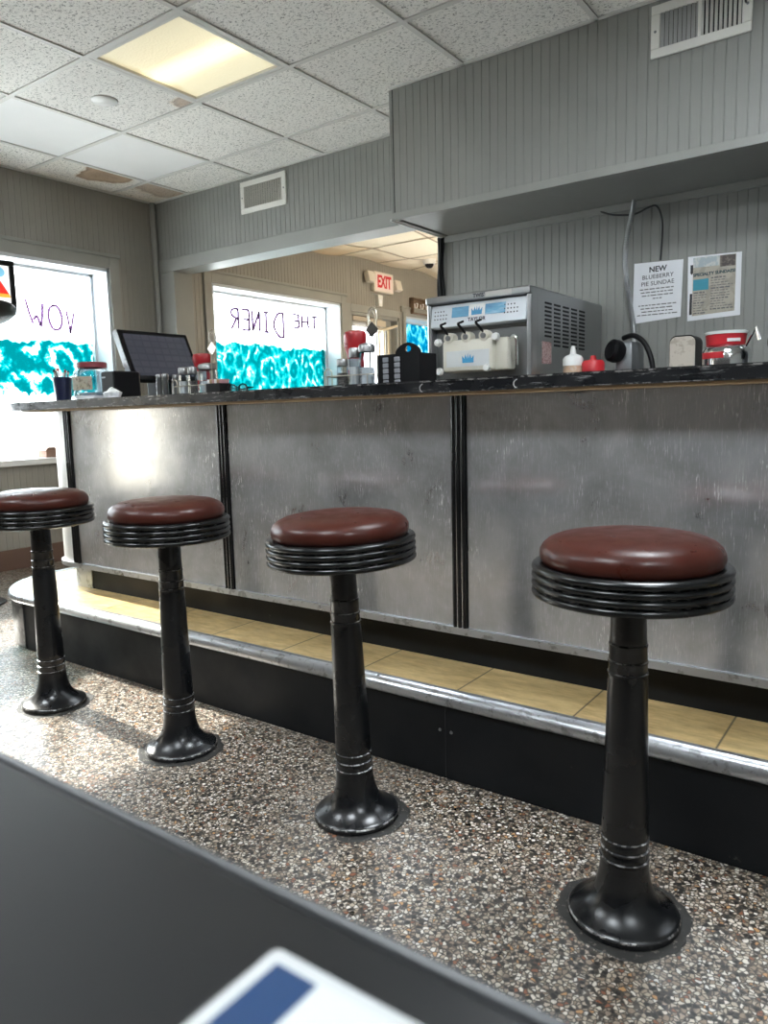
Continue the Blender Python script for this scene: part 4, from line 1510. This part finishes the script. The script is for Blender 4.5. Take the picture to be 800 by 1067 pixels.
bm = bm_new()
prism(bm, rrect(0.038, 0.026, 0.001), -0.0066, -0.0054, 0, lambda u, v, w_: tm @ Vector((u + 0.0, w_, v + 0.056)))
obj('crown_frame', bm, m_white, cp_)
bm = bm_new()
prism(bm, crown_pts(0.024), -0.0078, -0.0066, 0, lambda u, v, w_: tm @ Vector((u, w_, v * 0.85 + 0.052)))
obj('crown_emblem', bm, mat('crown_blue', (0.05, 0.27, 0.5), 0.35), cp_)
bm = bm_new()
text_bm(bm, 'TAYLOR', 0.021, tm @ facing((0, -0.0048, 0.020), (1, 0, 0), (0, 0, 1)), 0, 0.001, spacing=1.05, bold=0.0004)
text_bm(bm, 'TWIST', 0.021, facing((0.02, -0.0125, H_ - 0.016), (1, 0, 0), (0, 0, 1)), 0, 0.001, bold=0.0006)
obj('lettering', bm, m_ink, ss)
for bx, n in ((-0.175, 14), (0.155, 14)):
    bm = bm_new()
    r2 = random.Random(int(bx * 1000))
    for k in range(n):
        x = bx + (k % 5 - 2) * 0.014; z = 0.034 + (k // 5) * 0.016
        tm2 = tm @ Matrix.Translation((x, -0.0045, z)) @ Matrix.Rotation(R(90), 4, 'X')
        lathe(bm, [(0.0032, 0.0), (0.0028, 0.0012), (0, 0.0014)], 8, 0, (0, 0, 0), tm2)
    obj('button_field', bm, m_ink, cp_)
# dispensing door
bm = bm_new()
box(bm, -0.137, 0.10, -0.055, 0.044, 0.385, 0.515, 0, 0.012)
box(bm, 0.094, 0.155, -0.03, 0.044, 0.385, 0.515, 0, 0.01)
dd = obj('dispensing_door', bm, mat('cream_plastic', (0.66, 0.63, 0.54), 0.35), ss, True, 40)
bm = bm_new(); box(bm, -0.115, 0.085, -0.0572, -0.0548, 0.405, 0.470)
obj('door_print', bm, mat('pale_print', (0.66, 0.68, 0.68), 0.4), dd)
bm = bm_new()
prism(bm, crown_pts(0.026), -0.0586, -0.0572, 0, lambda u, v, w_: (u - 0.012, w_, v * 0.8 + 0.434))
obj('crown_emblem', bm, mat('crown_bright', (0.06, 0.33, 0.60), 0.35), dd)
for x in (-0.105, -0.022, 0.06):
    bm = bm_new()
    lathe(bm, [(0, -0.02), (0.022, -0.02), (0.024, 0.0), (0.022, 0.022), (0, 0.022)], 20, 0, (0, 0, 0), Matrix.Translation((x, -0.035, 0.524)) @ Matrix.Rotation(R(90), 4, 'X'))
    vh = obj('valve_housing', bm, bpy.data.materials['cream_plastic'], dd, True, 40)
    bm = bm_new()
    lathe(bm, [(0, 0.0), (0.011, 0.0), (0.011, 0.006), (0, 0.006)], 14, 0, (0, 0, 0), Matrix.Translation((x, -0.057, 0.524)) @ Matrix.Rotation(R(90), 4, 'X'))
    obj('valve_bolt', bm, m_steel_dark, dd, True, 40)
    bm = bm_new()
    tube(bm, [(x, -0.05, 0.535), (x - 0.022, -0.075, 0.572), (x - 0.024, -0.078, 0.578)], 0.0055, 8)
    tube(bm, [(x - 0.024, -0.078, 0.578), (x + 0.004, -0.082, 0.584)], 0.0048, 8)
    obj('draw_handle', bm, m_black, dd, True, 40)
for x, z in ((-0.155, 0.51), (-0.150, 0.39), (0.075, 0.395), (0.115, 0.515)):
    bm = bm_new()
    lathe(bm, [(0, 0), (0.014, 0), (0.017, 0.006), (0.014, 0.022), (0, 0.024)], 8, 0, (0, 0, 0), Matrix.Translation((x, -0.045, z)) @ Matrix.Rotation(R(90), 4, 'X'))
    obj('knob', bm, m_white, dd, True, 30)
bm = bm_new()
tube(bm, smooth_pts([(0.155, -0.01, 0.51), (0.185, -0.03, 0.515), (0.195, -0.03, 0.48), (0.195, -0.03, 0.40)], 5), 0.006, 8)
obj('side_rod', bm, m_chrome, ss, True)
for c in range(5):
    for r_ in range(11):
        if r_ > 8 and c == 0:
            continue
        y = 0.125 + c * 0.092
        z = 0.652 - r_ * 0.0165
        bm = bm_new()
        box(bm, hw_ - 0.001, hw_ + 0.0022, y, y + 0.066, z - 0.0042, z + 0.0042, 0, 0.002)
        obj('vent_slot', bm, m_black, ss)
bm = bm_new(); box(bm, hw_ - 0.0005, hw_ + 0.001, 0.10, 0.19, 0.408, 0.497)
obj('warning_label', bm, worn('pink_label', (0.5, 0.36, 0.34), (0.25, 0.12, 0.12), 0.5, 120, 0.5), ss)
for a, b in ((-0.17, -0.02), (0.045, 0.165)):
    bm = bm_new(); box(bm, a, b, -0.0135, -0.0115, H_ - 0.028, H_ - 0.006)
    obj('brow_label', bm, mat('pale_label', (0.5, 0.49, 0.46), 0.5), ss) if a > 0 else bm.free()

# ------------------------------------------------------------------ back counter and what stands on it
bc = thing('back_counter', 'low work counter along the wall under the posters', 'counter', (0, 0, 0))
bm = bm_new(); box(bm, -1.26, XR - 0.01, 2.98, YH - 0.002, 0.0, 0.90, 0, 0.004)
obj('cabinet', bm, m_steelbox, bc)
bm = bm_new(); box(bm, -1.275, XR - 0.01, 2.88, YH - 0.002, 0.90, 0.94, 0, 0.004)
obj('top', bm, m_steel_dark, bc)
ZB = 0.9405


def squeeze(x, y, r, h, mats, lab, tip):
    t = thing('squeeze_bottle', lab, 'squeeze bottle', (x, y, ZB))
    bm = bm_new(); lathe(bm, [(0, 0), (r * 0.96, 0), (r, 0.006), (r, h * 0.62), (r * 0.9, h * 0.70), (0, h * 0.70)], 30)
    obj('body', bm, mats[0], t, True, 40)
    bm = bm_new(); lathe(bm, [(0, h * 0.66), (r * 1.04, h * 0.66), (r * 1.04, h * 0.78), (r * 0.8, h * 0.83), (r * 0.35, h * 0.86), (r * 0.2, h), (0, h)] if tip else
                             [(0, h * 0.62), (r * 1.1, h * 0.62), (r * 1.12, h * 0.84), (r * 0.95, h * 0.90), (r * 0.35, h * 0.91), (r * 0.25, h), (0, h)], 30)
    obj('cap', bm, mats[1], t, True, 40)
    return t


squeeze(-1.21, 3.0, 0.040, 0.236, (worn('caramel_in_plastic', (0.55, 0.38, 0.26), (0.6, 0.5, 0.42), 0.5, 12, 0.4), m_white), 'squeeze bottle of caramel with white pointed cap right of the machine', True)
squeeze(-1.125, 3.0, 0.040, 0.192, (m_redbright, m_redbright), 'low red squeeze bottle on the work counter right of the caramel one', False)


def mixer(x, y, lab):
    t = thing('drink_mixer', lab, 'mixer', (x, y, ZB), R(-8))
    bm = bm_new(); box(bm, -0.012, 0.062, -0.045, 0.07, 0.0, 0.245, 0, 0.012)
    obj('housing', bm, mat('grey_metal_box', (0.20, 0.21, 0.22), 0.35, 0.6), t, True, 40)
    bm = bm_new()
    lathe(bm, [(0, 0), (0.042, 0.0), (0.047, 0.02), (0.045, 0.04), (0.034, 0.048), (0.0, 0.042)], 28, 0, (0, 0, 0), Matrix.Translation((0.0, -0.03, 0.205)) @ Matrix.Rotation(R(78), 4, 'X') @ Matrix.Rotation(R(-25), 4, 'Y'))
    obj('round_head', bm, m_black, t, True, 40)
    bm = bm_new()
    tube(bm, smooth_pts([(0.0, 0.0, 0.262), (0.05, -0.01, 0.268), (0.10, -0.02, 0.235), (0.135, -0.03, 0.17), (0.15, -0.035, 0.08), (0.152, -0.035, 0.007)], 6), 0.0105, 10)
    obj('hose', bm, m_black, t, True, 60)
    bm = bm_new(); box(bm, -0.02, 0.07, -0.05, 0.08, 0.0, 0.01, 0, 0.003)
    obj('base', bm, m_black, t)
    return t


mixer(-1.045, 3.12, 'grey drink machine with black round head and hose below the left poster')
mixer(-0.44, 3.12, 'grey drink machine with black hose at the right edge of the photo')

nd = thing('napkin_dispenser', 'upright napkin dispenser with rounded corners, black back and a beige reflection painted on its face', 'napkin dispenser', (-0.812, 3.14, ZB))
fY = lambda u, v, w_: (u, w_, v)
bm = bm_new(); prism(bm, [(a, b + 0.128) for a, b in rrect(0.050, 0.128, 0.026)], -0.012, 0.09, 0, fY)
obj('shell', bm, m_black, nd, True, 40)
bm = bm_new(); prism(bm, [(a, b + 0.127) for a, b in rrect(0.0475, 0.124, 0.024)], -0.017, -0.012, 0, fY)
obj('face_plate', bm, worn('beige_reflection', (0.52, 0.47, 0.40), (0.40, 0.35, 0.29), 0.55, 25, 0.45), nd, True, 40)  # beige colour stands in for the reflection in a chrome face

pt = thing('steel_pot', 'round stainless pot with red label under the red tub', 'pot', (-0.648, 3.12, ZB))
bm = bm_new(); lathe(bm, [(0, 0), (0.07, 0), (0.085, 0.02), (0.088, 0.165), (0.082, 0.188), (0.07, 0.202), (0.06, 0.204), (0.0, 0.204)], 40)
obj('body', bm, m_chrome, pt, True, 40)
bm = bm_new()
pts = [(0.0892 * math.cos(a), 0.0892 * math.sin(a)) for a in [R(-150 + 65 * k / 12) for k in range(13)]]
prism(bm, pts + [(q[0] * 0.98, q[1] * 0.98) for q in pts[::-1]], 0.155, 0.178)
obj('label', bm, m_redbright, pt)
bm = bm_new()
tube(bm, [(0.07, -0.02, 0.195), (0.105, -0.03, 0.262)], 0.004, 8)
tube(bm, [(0.105, -0.03, 0.264), (0.118, -0.03, 0.215)], [0.005, 0.009], 8)
obj('ladle', bm, m_chrome, pt, True)
tb = thing('red_tub', 'red plastic tub with white lid on top of the steel pot', 'tub', (-0.652, 3.12, ZB + 0.2045))
bm = bm_new(); lathe(bm, [(0, 0), (0.068, 0), (0.072, 0.04), (0, 0.04)], 36)
obj('body', bm, m_redbright, tb, True, 40)
bm = bm_new(); lathe(bm, [(0, 0.04), (0.075, 0.04), (0.076, 0.049), (0.070, 0.052), (0, 0.052)], 36)
obj('lid', bm, m_white, tb, True, 40)
bm = bm_new()
pts = [(0.0722 * math.cos(a), 0.0722 * math.sin(a)) for a in [R(-75 + 40 * k / 8) for k in range(9)]]
prism(bm, pts + [(q[0] * 0.98, q[1] * 0.98) for q in pts[::-1]], 0.010, 0.022)
obj('white_print', bm, m_white, tb)

# ------------------------------------------------------------------ wall: posters, conduit, cables
YW = YH - 0.0005
m_dash = mat('grey_print_lines', (0.16, 0.16, 0.17), 0.6)


def poster_quad(bm, c, d0, d1, mi=0):
    """bilinear sheet from four corners (tl, tr, br, bl) as (x, z), between depths d0 and d1 in front of the wall"""
    prism(bm, c, YW - d1, YW - d0, mi, lambda u, v, w_: (u, w_, v))


p1 = thing('paper_sign', 'white paper sign announcing a new blueberry pie sundae', 'sign', (-1.06, YW, 1.45))
def loc_(q): return [(a + 1.06, b - 1.45) for a, b in q]
def sheet(bm, c, d0, d1, mi=0):
    prism(bm, c, -d1, -d0, mi, lambda u, v, w_: (u, w_, v))
bm = bm_new(); sheet(bm, loc_([(-1.168, 1.585), (-0.948, 1.577), (-0.954, 1.325), (-1.172, 1.310)]), 0.0, 0.002)
obj('sheet', bm, m_paper, p1)
bm = bm_new()
TX = lambda x, z: facing((x, -0.0025, z), (1, 0, 0.01), (0, 0, 1))
text_bm(bm, 'NEW', 0.034, TX(0.0, 0.098), 0, 0.001, bold=0.0008)
text_bm(bm, 'BLUEBERRY', 0.0265, TX(0.0, 0.066), 0, 0.001, spacing=1.05)
text_bm(bm, 'PIE SUNDAE', 0.0265, TX(0.0, 0.036), 0, 0.001, spacing=1.05)
obj('lettering', bm, m_ink, p1)
bm = bm_new()
rr = random.Random(11)
for k, wd in enumerate((0.16, 0.15, 0.14, 0.04, 0.0, 0.17, 0.15, 0.14, 0.18)):
    if k == 4:
        obj('small_print', bm, m_dash, p1)
        bm = bm_new()
        continue
    z = 0.012 - k * 0.0145
    x = -wd / 2
    while x < wd / 2 - 0.006:
        l = rr.uniform(0.008, 0.026)
        box(bm, x, min(x + l, wd / 2), -0.0028, -0.0018, z - 0.0022, z + 0.0022)
        x += l + 0.005
obj('small_print', bm, m_dash, p1)

p2 = thing('menu_poster', 'laminated specialty sundaes poster right of the white paper sign', 'poster', (-0.82, YW, 1.45))
bm = bm_new()
L_ = lambda q: [(a + 0.82, b - 1.45) for a, b in q]
sheet(bm, L_([(-0.928, 1.583), (-0.706, 1.576), (-0.705, 1.309), (-0.924, 1.301)]), 0.0, 0.002)
obj('sheet', bm, m_paper, p2)
bm = bm_new(); sheet(bm, [(-0.085, 0.125), (0.092, 0.120), (0.092, -0.120), (-0.085, -0.128)], 0.002, 0.0026)
obj('printed_area', bm, worn('beige_print', (0.50, 0.46, 0.38), (0.40, 0.36, 0.3), 0.5, 20, 0.4), p2)
bm = bm_new(); sheet(bm, [(-0.085, 0.125), (0.025, 0.122), (0.025, 0.080), (-0.085, 0.082)], 0.0026, 0.0032)
obj('sundae_photo', bm, worn('pale_photo', (0.45, 0.52, 0.55), (0.65, 0.66, 0.64), 0.5, 25, 0.4), p2)
bm = bm_new(); sheet(bm, [(0.028, 0.121), (0.090, 0.119), (0.090, 0.072), (0.028, 0.073)], 0.0026, 0.0032)
obj('dark_photo', bm, worn('dark_photo_print', (0.09, 0.075, 0.065), (0.2, 0.17, 0.15), 0.5, 40, 0.4), p2)
bm = bm_new(); sheet(bm, [(-0.083, 0.03), (-0.018, 0.03), (-0.018, -0.018), (-0.083, -0.018)], 0.0026, 0.0032)
obj('blue_box', bm, mat('turquoise_print', (0.05, 0.33, 0.45), 0.4), p2)
bm = bm_new(); sheet(bm, [(-0.096, 0.095), (-0.085, 0.095), (-0.085, 0.060), (-0.090, 0.052), (-0.096, 0.06)], 0.002, 0.0032)
obj('dark_edge', bm, m_ink, p2)
bm = bm_new(); sheet(bm, [(-0.096, -0.03), (-0.086, -0.03), (-0.086, -0.122), (-0.097, -0.122)], 0.002, 0.0032)
obj('dark_edge', bm, m_ink, p2)
bm = bm_new()
text_bm(bm, 'SPECIALTY SUNDAES!', 0.0185, facing((0.004, -0.0032, 0.050), (1, 0, 0.015), (0, 0, 1)), 0, 0.001, spacing=0.98, bold=0.0007)
obj('lettering', bm, mat('dark_teal_ink', (0.02, 0.06, 0.08), 0.5), p2)
for cx0, cx1, n, z0_ in ((-0.08, -0.02, 9, -0.028), (-0.008, 0.085, 13, 0.030)):
    bm = bm_new()
    for k in range(n):
        z = z0_ - k * 0.0112
        x = cx0
        e = rr.uniform(0.6, 1.0)
        while x < cx0 + (cx1 - cx0) * e - 0.004:
            l = rr.uniform(0.006, 0.02)
            box(bm, x, min(x + l, cx1), -0.0031, -0.0022, z - (0.0028 if k % 4 == 0 else 0.0016), z + (0.0028 if k % 4 == 0 else 0.0016))
            x += l + 0.004
    obj('small_print', bm, m_dash, p2)

# flexible conduit: ribbed hose
bm = bm_new()
pts = smooth_pts([(-1.158, 3.585, ZS + 0.004), (-1.172, 3.59, 1.80), (-1.196, 3.6, 1.70), (-1.203, 3.602, 1.60), (-1.193, 3.602, 1.50), (-1.172, 3.602, 1.38), (-1.155, 3.604, 1.25), (-1.15, 3.604, 0.95)], 28)
tube(bm, pts, [0.0108 + 0.0014 * math.cos(PI * k) for k in range(len(pts))], 10)
tag(obj('flexible_conduit', bm, mat('galvanised_conduit', (0.62, 0.63, 0.64), 0.3, 0.9), None, True, 60), 'silver ribbed flexible conduit curving down the wall left of the paper sign', 'conduit')
bm = bm_new()
tube(bm, smooth_pts([(-1.33, 3.618, 1.845), (-1.26, 3.605, 1.815), (-1.165, 3.60, 1.802), (-1.10, 3.605, 1.822), (-1.066, 3.612, 1.822), (-1.045, 3.618, 1.77), (-1.042, 3.622, 1.70), (-1.046, 3.6235, 1.62), (-1.048, 3.6245, 1.585)], 8), 0.0042, 8)
tag(obj('wall_cable', bm, mat('dark_cable', (0.03, 0.031, 0.033), 0.5), None, True, 60), 'thin dark cable looping under the soffit and behind the paper sign', 'cable')
# taped bundle at the wall end
cb = thing('cable_bundle', 'bundle of black cables hanging at the end of the wall beside the machine', 'cable bundle', (XO + 0.018, YH - 0.016, 0))
for k, (dx_, dy_) in enumerate(((0.0, 0.0), (0.012, -0.004), (0.022, 0.002))):
    bm = bm_new()
    pts = [(dx_ + 0.006 * math.sin(q * 0.9 + k), dy_, ZS + 0.0 - q * 0.05) for q in range(19)]
    tube(bm, smooth_pts(pts, 3), 0.0085, 8)
    obj('cable', bm, m_black, cb, True, 60)

# ------------------------------------------------------------------ beyond the opening
ex = thing('exit_sign', 'white exit sign with red letters above the far door', 'exit sign', (XL, 6.39, 2.24), 0)
bm = bm_new()
box(bm, 0.001, 0.055, -0.165, 0.165, -0.10, 0.10, 0, 0.008)
obj('housing', bm, mat('cream_housing', (0.72, 0.66, 0.58), 0.4), ex)
bm = bm_new(); box(bm, 0.0545, 0.057, -0.145, 0.150, -0.085, 0.085, 0, 0.0005)
obj('face', bm, emissive('pink_lit_face', (1.0, 0.6, 0.52), 0.02, (0.8, 0.7, 0.66)), ex)
bm = bm_new()
text_bm(bm, 'EXIT', 0.165, facing((0.0575, 0.0, 0.0), (0, 1, 0), (0, 0, 1)) @ Matrix.Diagonal((0.70, 1.0, 1, 1)), 0, 0.002, bold=0.006)
obj('lettering', bm, emissive('exit_red', (1.0, 0.02, 0.04), 0.05, (0.5, 0.012, 0.02)), ex)
for s in (-1, 1):
    bm = bm_new()
    mt = Matrix.Translation((0.05, s * 0.235, 0.03 if s < 0 else -0.005)) @ Matrix.Rotation(R(-15), 4, 'Y')
    box(bm, -0.03, 0.03, -0.055, 0.055, -0.055, 0.055, 0, 0.012, mt)
    tube(bm, [(0.03, s * 0.16, 0.0), (0.04, s * 0.20, 0.01)], 0.014, 8)
    obj('lamp_head', bm, bpy.data.materials['cream_housing'], ex, True, 40)

sn = thing('motion_sensor', 'small white wall sensor under the exit sign', 'sensor', (XL, 6.335, 2.06))
bm = bm_new()
prism(bm, [(-0.042, 0.055), (0.042, 0.055), (0.028, -0.055), (-0.028, -0.055)], 0.001, 0.045, 0, lambda u, v, w_: (w_, u, v))
obj('housing', bm, m_white, sn)
bm = bm_new(); box(bm, 0.0445, 0.0475, -0.02, 0.02, -0.03, 0.01, 0, 0.001)
obj('lens', bm, m_paper, sn)

wb = thing('wooden_box_shelf', 'brown wooden shadow box with pale curls above the blue window', 'shadow box', (XL, 7.13, 2.07))
bm = bm_new()
m_wood = worn('brown_wood', (0.12, 0.075, 0.045), (0.18, 0.12, 0.075), 0.5, 20, 0.5)
box(bm, 0.001, 0.012, -0.21, 0.21, -0.085, 0.085)
for q in ((-0.21, 0.21, 0.072, 0.085), (-0.21, 0.21, -0.085, -0.072), (-0.21, -0.197, -0.072, 0.072), (0.197, 0.21, -0.072, 0.072)):
    box(bm, 0.012, 0.055, *q, 0, 0.002)
obj('frame', bm, m_wood, wb)
for c0 in (-0.1, 0.02, 0.13):
    bm = bm_new()
    tube(bm, smooth_pts([(0.018, c0 - 0.03, 0.03), (0.018, c0 - 0.02, -0.02), (0.018, c0, -0.03), (0.018, c0 + 0.03, 0.03), (0.018, c0 + 0.01, 0.035)], 4), 0.006, 6)
    obj('curl_ornament', bm, m_paper, wb, True)

dm = thing('dome_camera', 'small dome camera on the stained ceiling beyond the opening', 'camera', (-4.22, 6.66, ZC - sag(-4.22, 6.66) - 0.003))
bm = bm_new(); lathe(bm, [(0, 0.0), (0.065, 0.0), (0.068, -0.012), (0.058, -0.05), (0.0, -0.05)], 28)
obj('housing', bm, m_white, dm, True, 40)
bm = bm_new(); lathe(bm, [(0.046, -0.045), (0.044, -0.06), (0.034, -0.078), (0.018, -0.088), (0, -0.091)], 24)
obj('dome', bm, m_black, dm, True, 60)

# added warm globe, out of view, put in to brighten the far room
pl = thing('fill_globe', 'added white globe fill lamp in the far room, unseen behind the soffit', 'pendant lamp', (-2.7, 6.3, 1.75))
bm = bm_new(); bmesh.ops.create_uvsphere(bm, u_segments=24, v_segments=16, radius=0.13)
obj('globe', bm, emissive('warm_fill_globe', (1.0, 0.88, 0.70), 34.0), pl, True, 80)
bm = bm_new(); tube(bm, [(0, 0, 0.125), (0, 0, 0.715 - sag(-2.7, 6.3))], 0.008, 8)
obj('stem', bm, m_blackmetal, pl, True)

# ------------------------------------------------------------------ things at the left edge
sg = thing('standing_sign', 'black framed sign with red triangle on a dark drum, at the left edge', 'sign', (-3.9, 1.80, 0))
bm = bm_new()
fX = lambda u, v, w_: (w_, u, v)
outer = (-0.33, 0.33, 1.505, 1.745)
b = 0.026
for q in ((-0.33, 0.33, 1.505, 1.505 + b), (-0.33, 0.33, 1.745 - b, 1.745), (-0.33, -0.33 + b, 1.505 + b, 1.745 - b), (0.33 - b, 0.33, 1.505 + b, 1.745 - b)):
    box(bm, -0.02, 0.02, *q, 0, 0.004)
obj('frame', bm, m_black, sg)
bm = bm_new(); box(bm, -0.012, 0.008, -0.31, 0.31, 1.52, 1.73)
obj('panel', bm, emissive('lit_white_panel', (1, 1, 1), 0.3), sg)
bm = bm_new(); prism(bm, [(0.30, 1.572), (0.12, 1.572), (0.16, 1.70), (0.215, 1.70)], 0.008, 0.011, 0, fX)
obj('red_shape', bm, emissive('red_print', (1, 0.03, 0.02), 0.25, (0.8, 0.03, 0.02)), sg)
bm = bm_new(); prism(bm, [(0.302, 1.560), (0.12, 1.556), (0.12, 1.576), (0.296, 1.578)], 0.011, 0.013, 0, fX)
obj('orange_strip', bm, emissive('orange_print', (1, 0.45, 0.05), 0.25, (0.9, 0.4, 0.05)), sg)
bm = bm_new(); prism(bm, [(0.25 + 0.03 * math.cos(2 * PI * k / 16), 1.685 + 0.026 * math.sin(2 * PI * k / 16)) for k in range(16)], 0.011, 0.013, 0, fX)
obj('blue_shape', bm, emissive('blue_print_lit', (0.2, 0.5, 0.7), 0.25, (0.2, 0.5, 0.7)), sg)
bm = bm_new()
lathe(bm, [(0, 1.375), (0.12, 1.383), (0.20, 1.405), (0.26, 1.435), (0.29, 1.462), (0.295, 1.485), (0.28, 1.505), (0, 1.505)], 40)
obj('drum', bm, m_black, sg, True, 40)
bm = bm_new(); tube(bm, [(0, 0, 0.02), (0, 0, 1.38)], 0.022, 14)
obj('pole', bm, m_blackmetal, sg, True)
bm = bm_new(); lathe(bm, [(0, 0), (0.125, 0), (0.13, 0.01), (0.04, 0.03), (0, 0.03)], 30)
obj('base', bm, m_blackmetal, sg, True, 40)

sb = thing('sill_box', 'small brown box with a slanted lid on the window sill', 'box', (XL - 0.06, 2.715, 0.6905))
bm = bm_new(); box(bm, -0.05, 0.05, -0.05, 0.05, 0.0, 0.045, 0, 0.003)
m_card2 = mat('brown_cardboard', (0.24, 0.14, 0.10), 0.7)
obj('box_body', bm, m_card2, sb)
bm = bm_new()
prism(bm, [(-0.058, 0.045), (0.058, 0.045), (0.045, 0.066), (-0.035, 0.066)], -0.055, 0.055, 0, lambda u, v, w_: (w_, u, v))
obj('lid', bm, m_card2, sb)
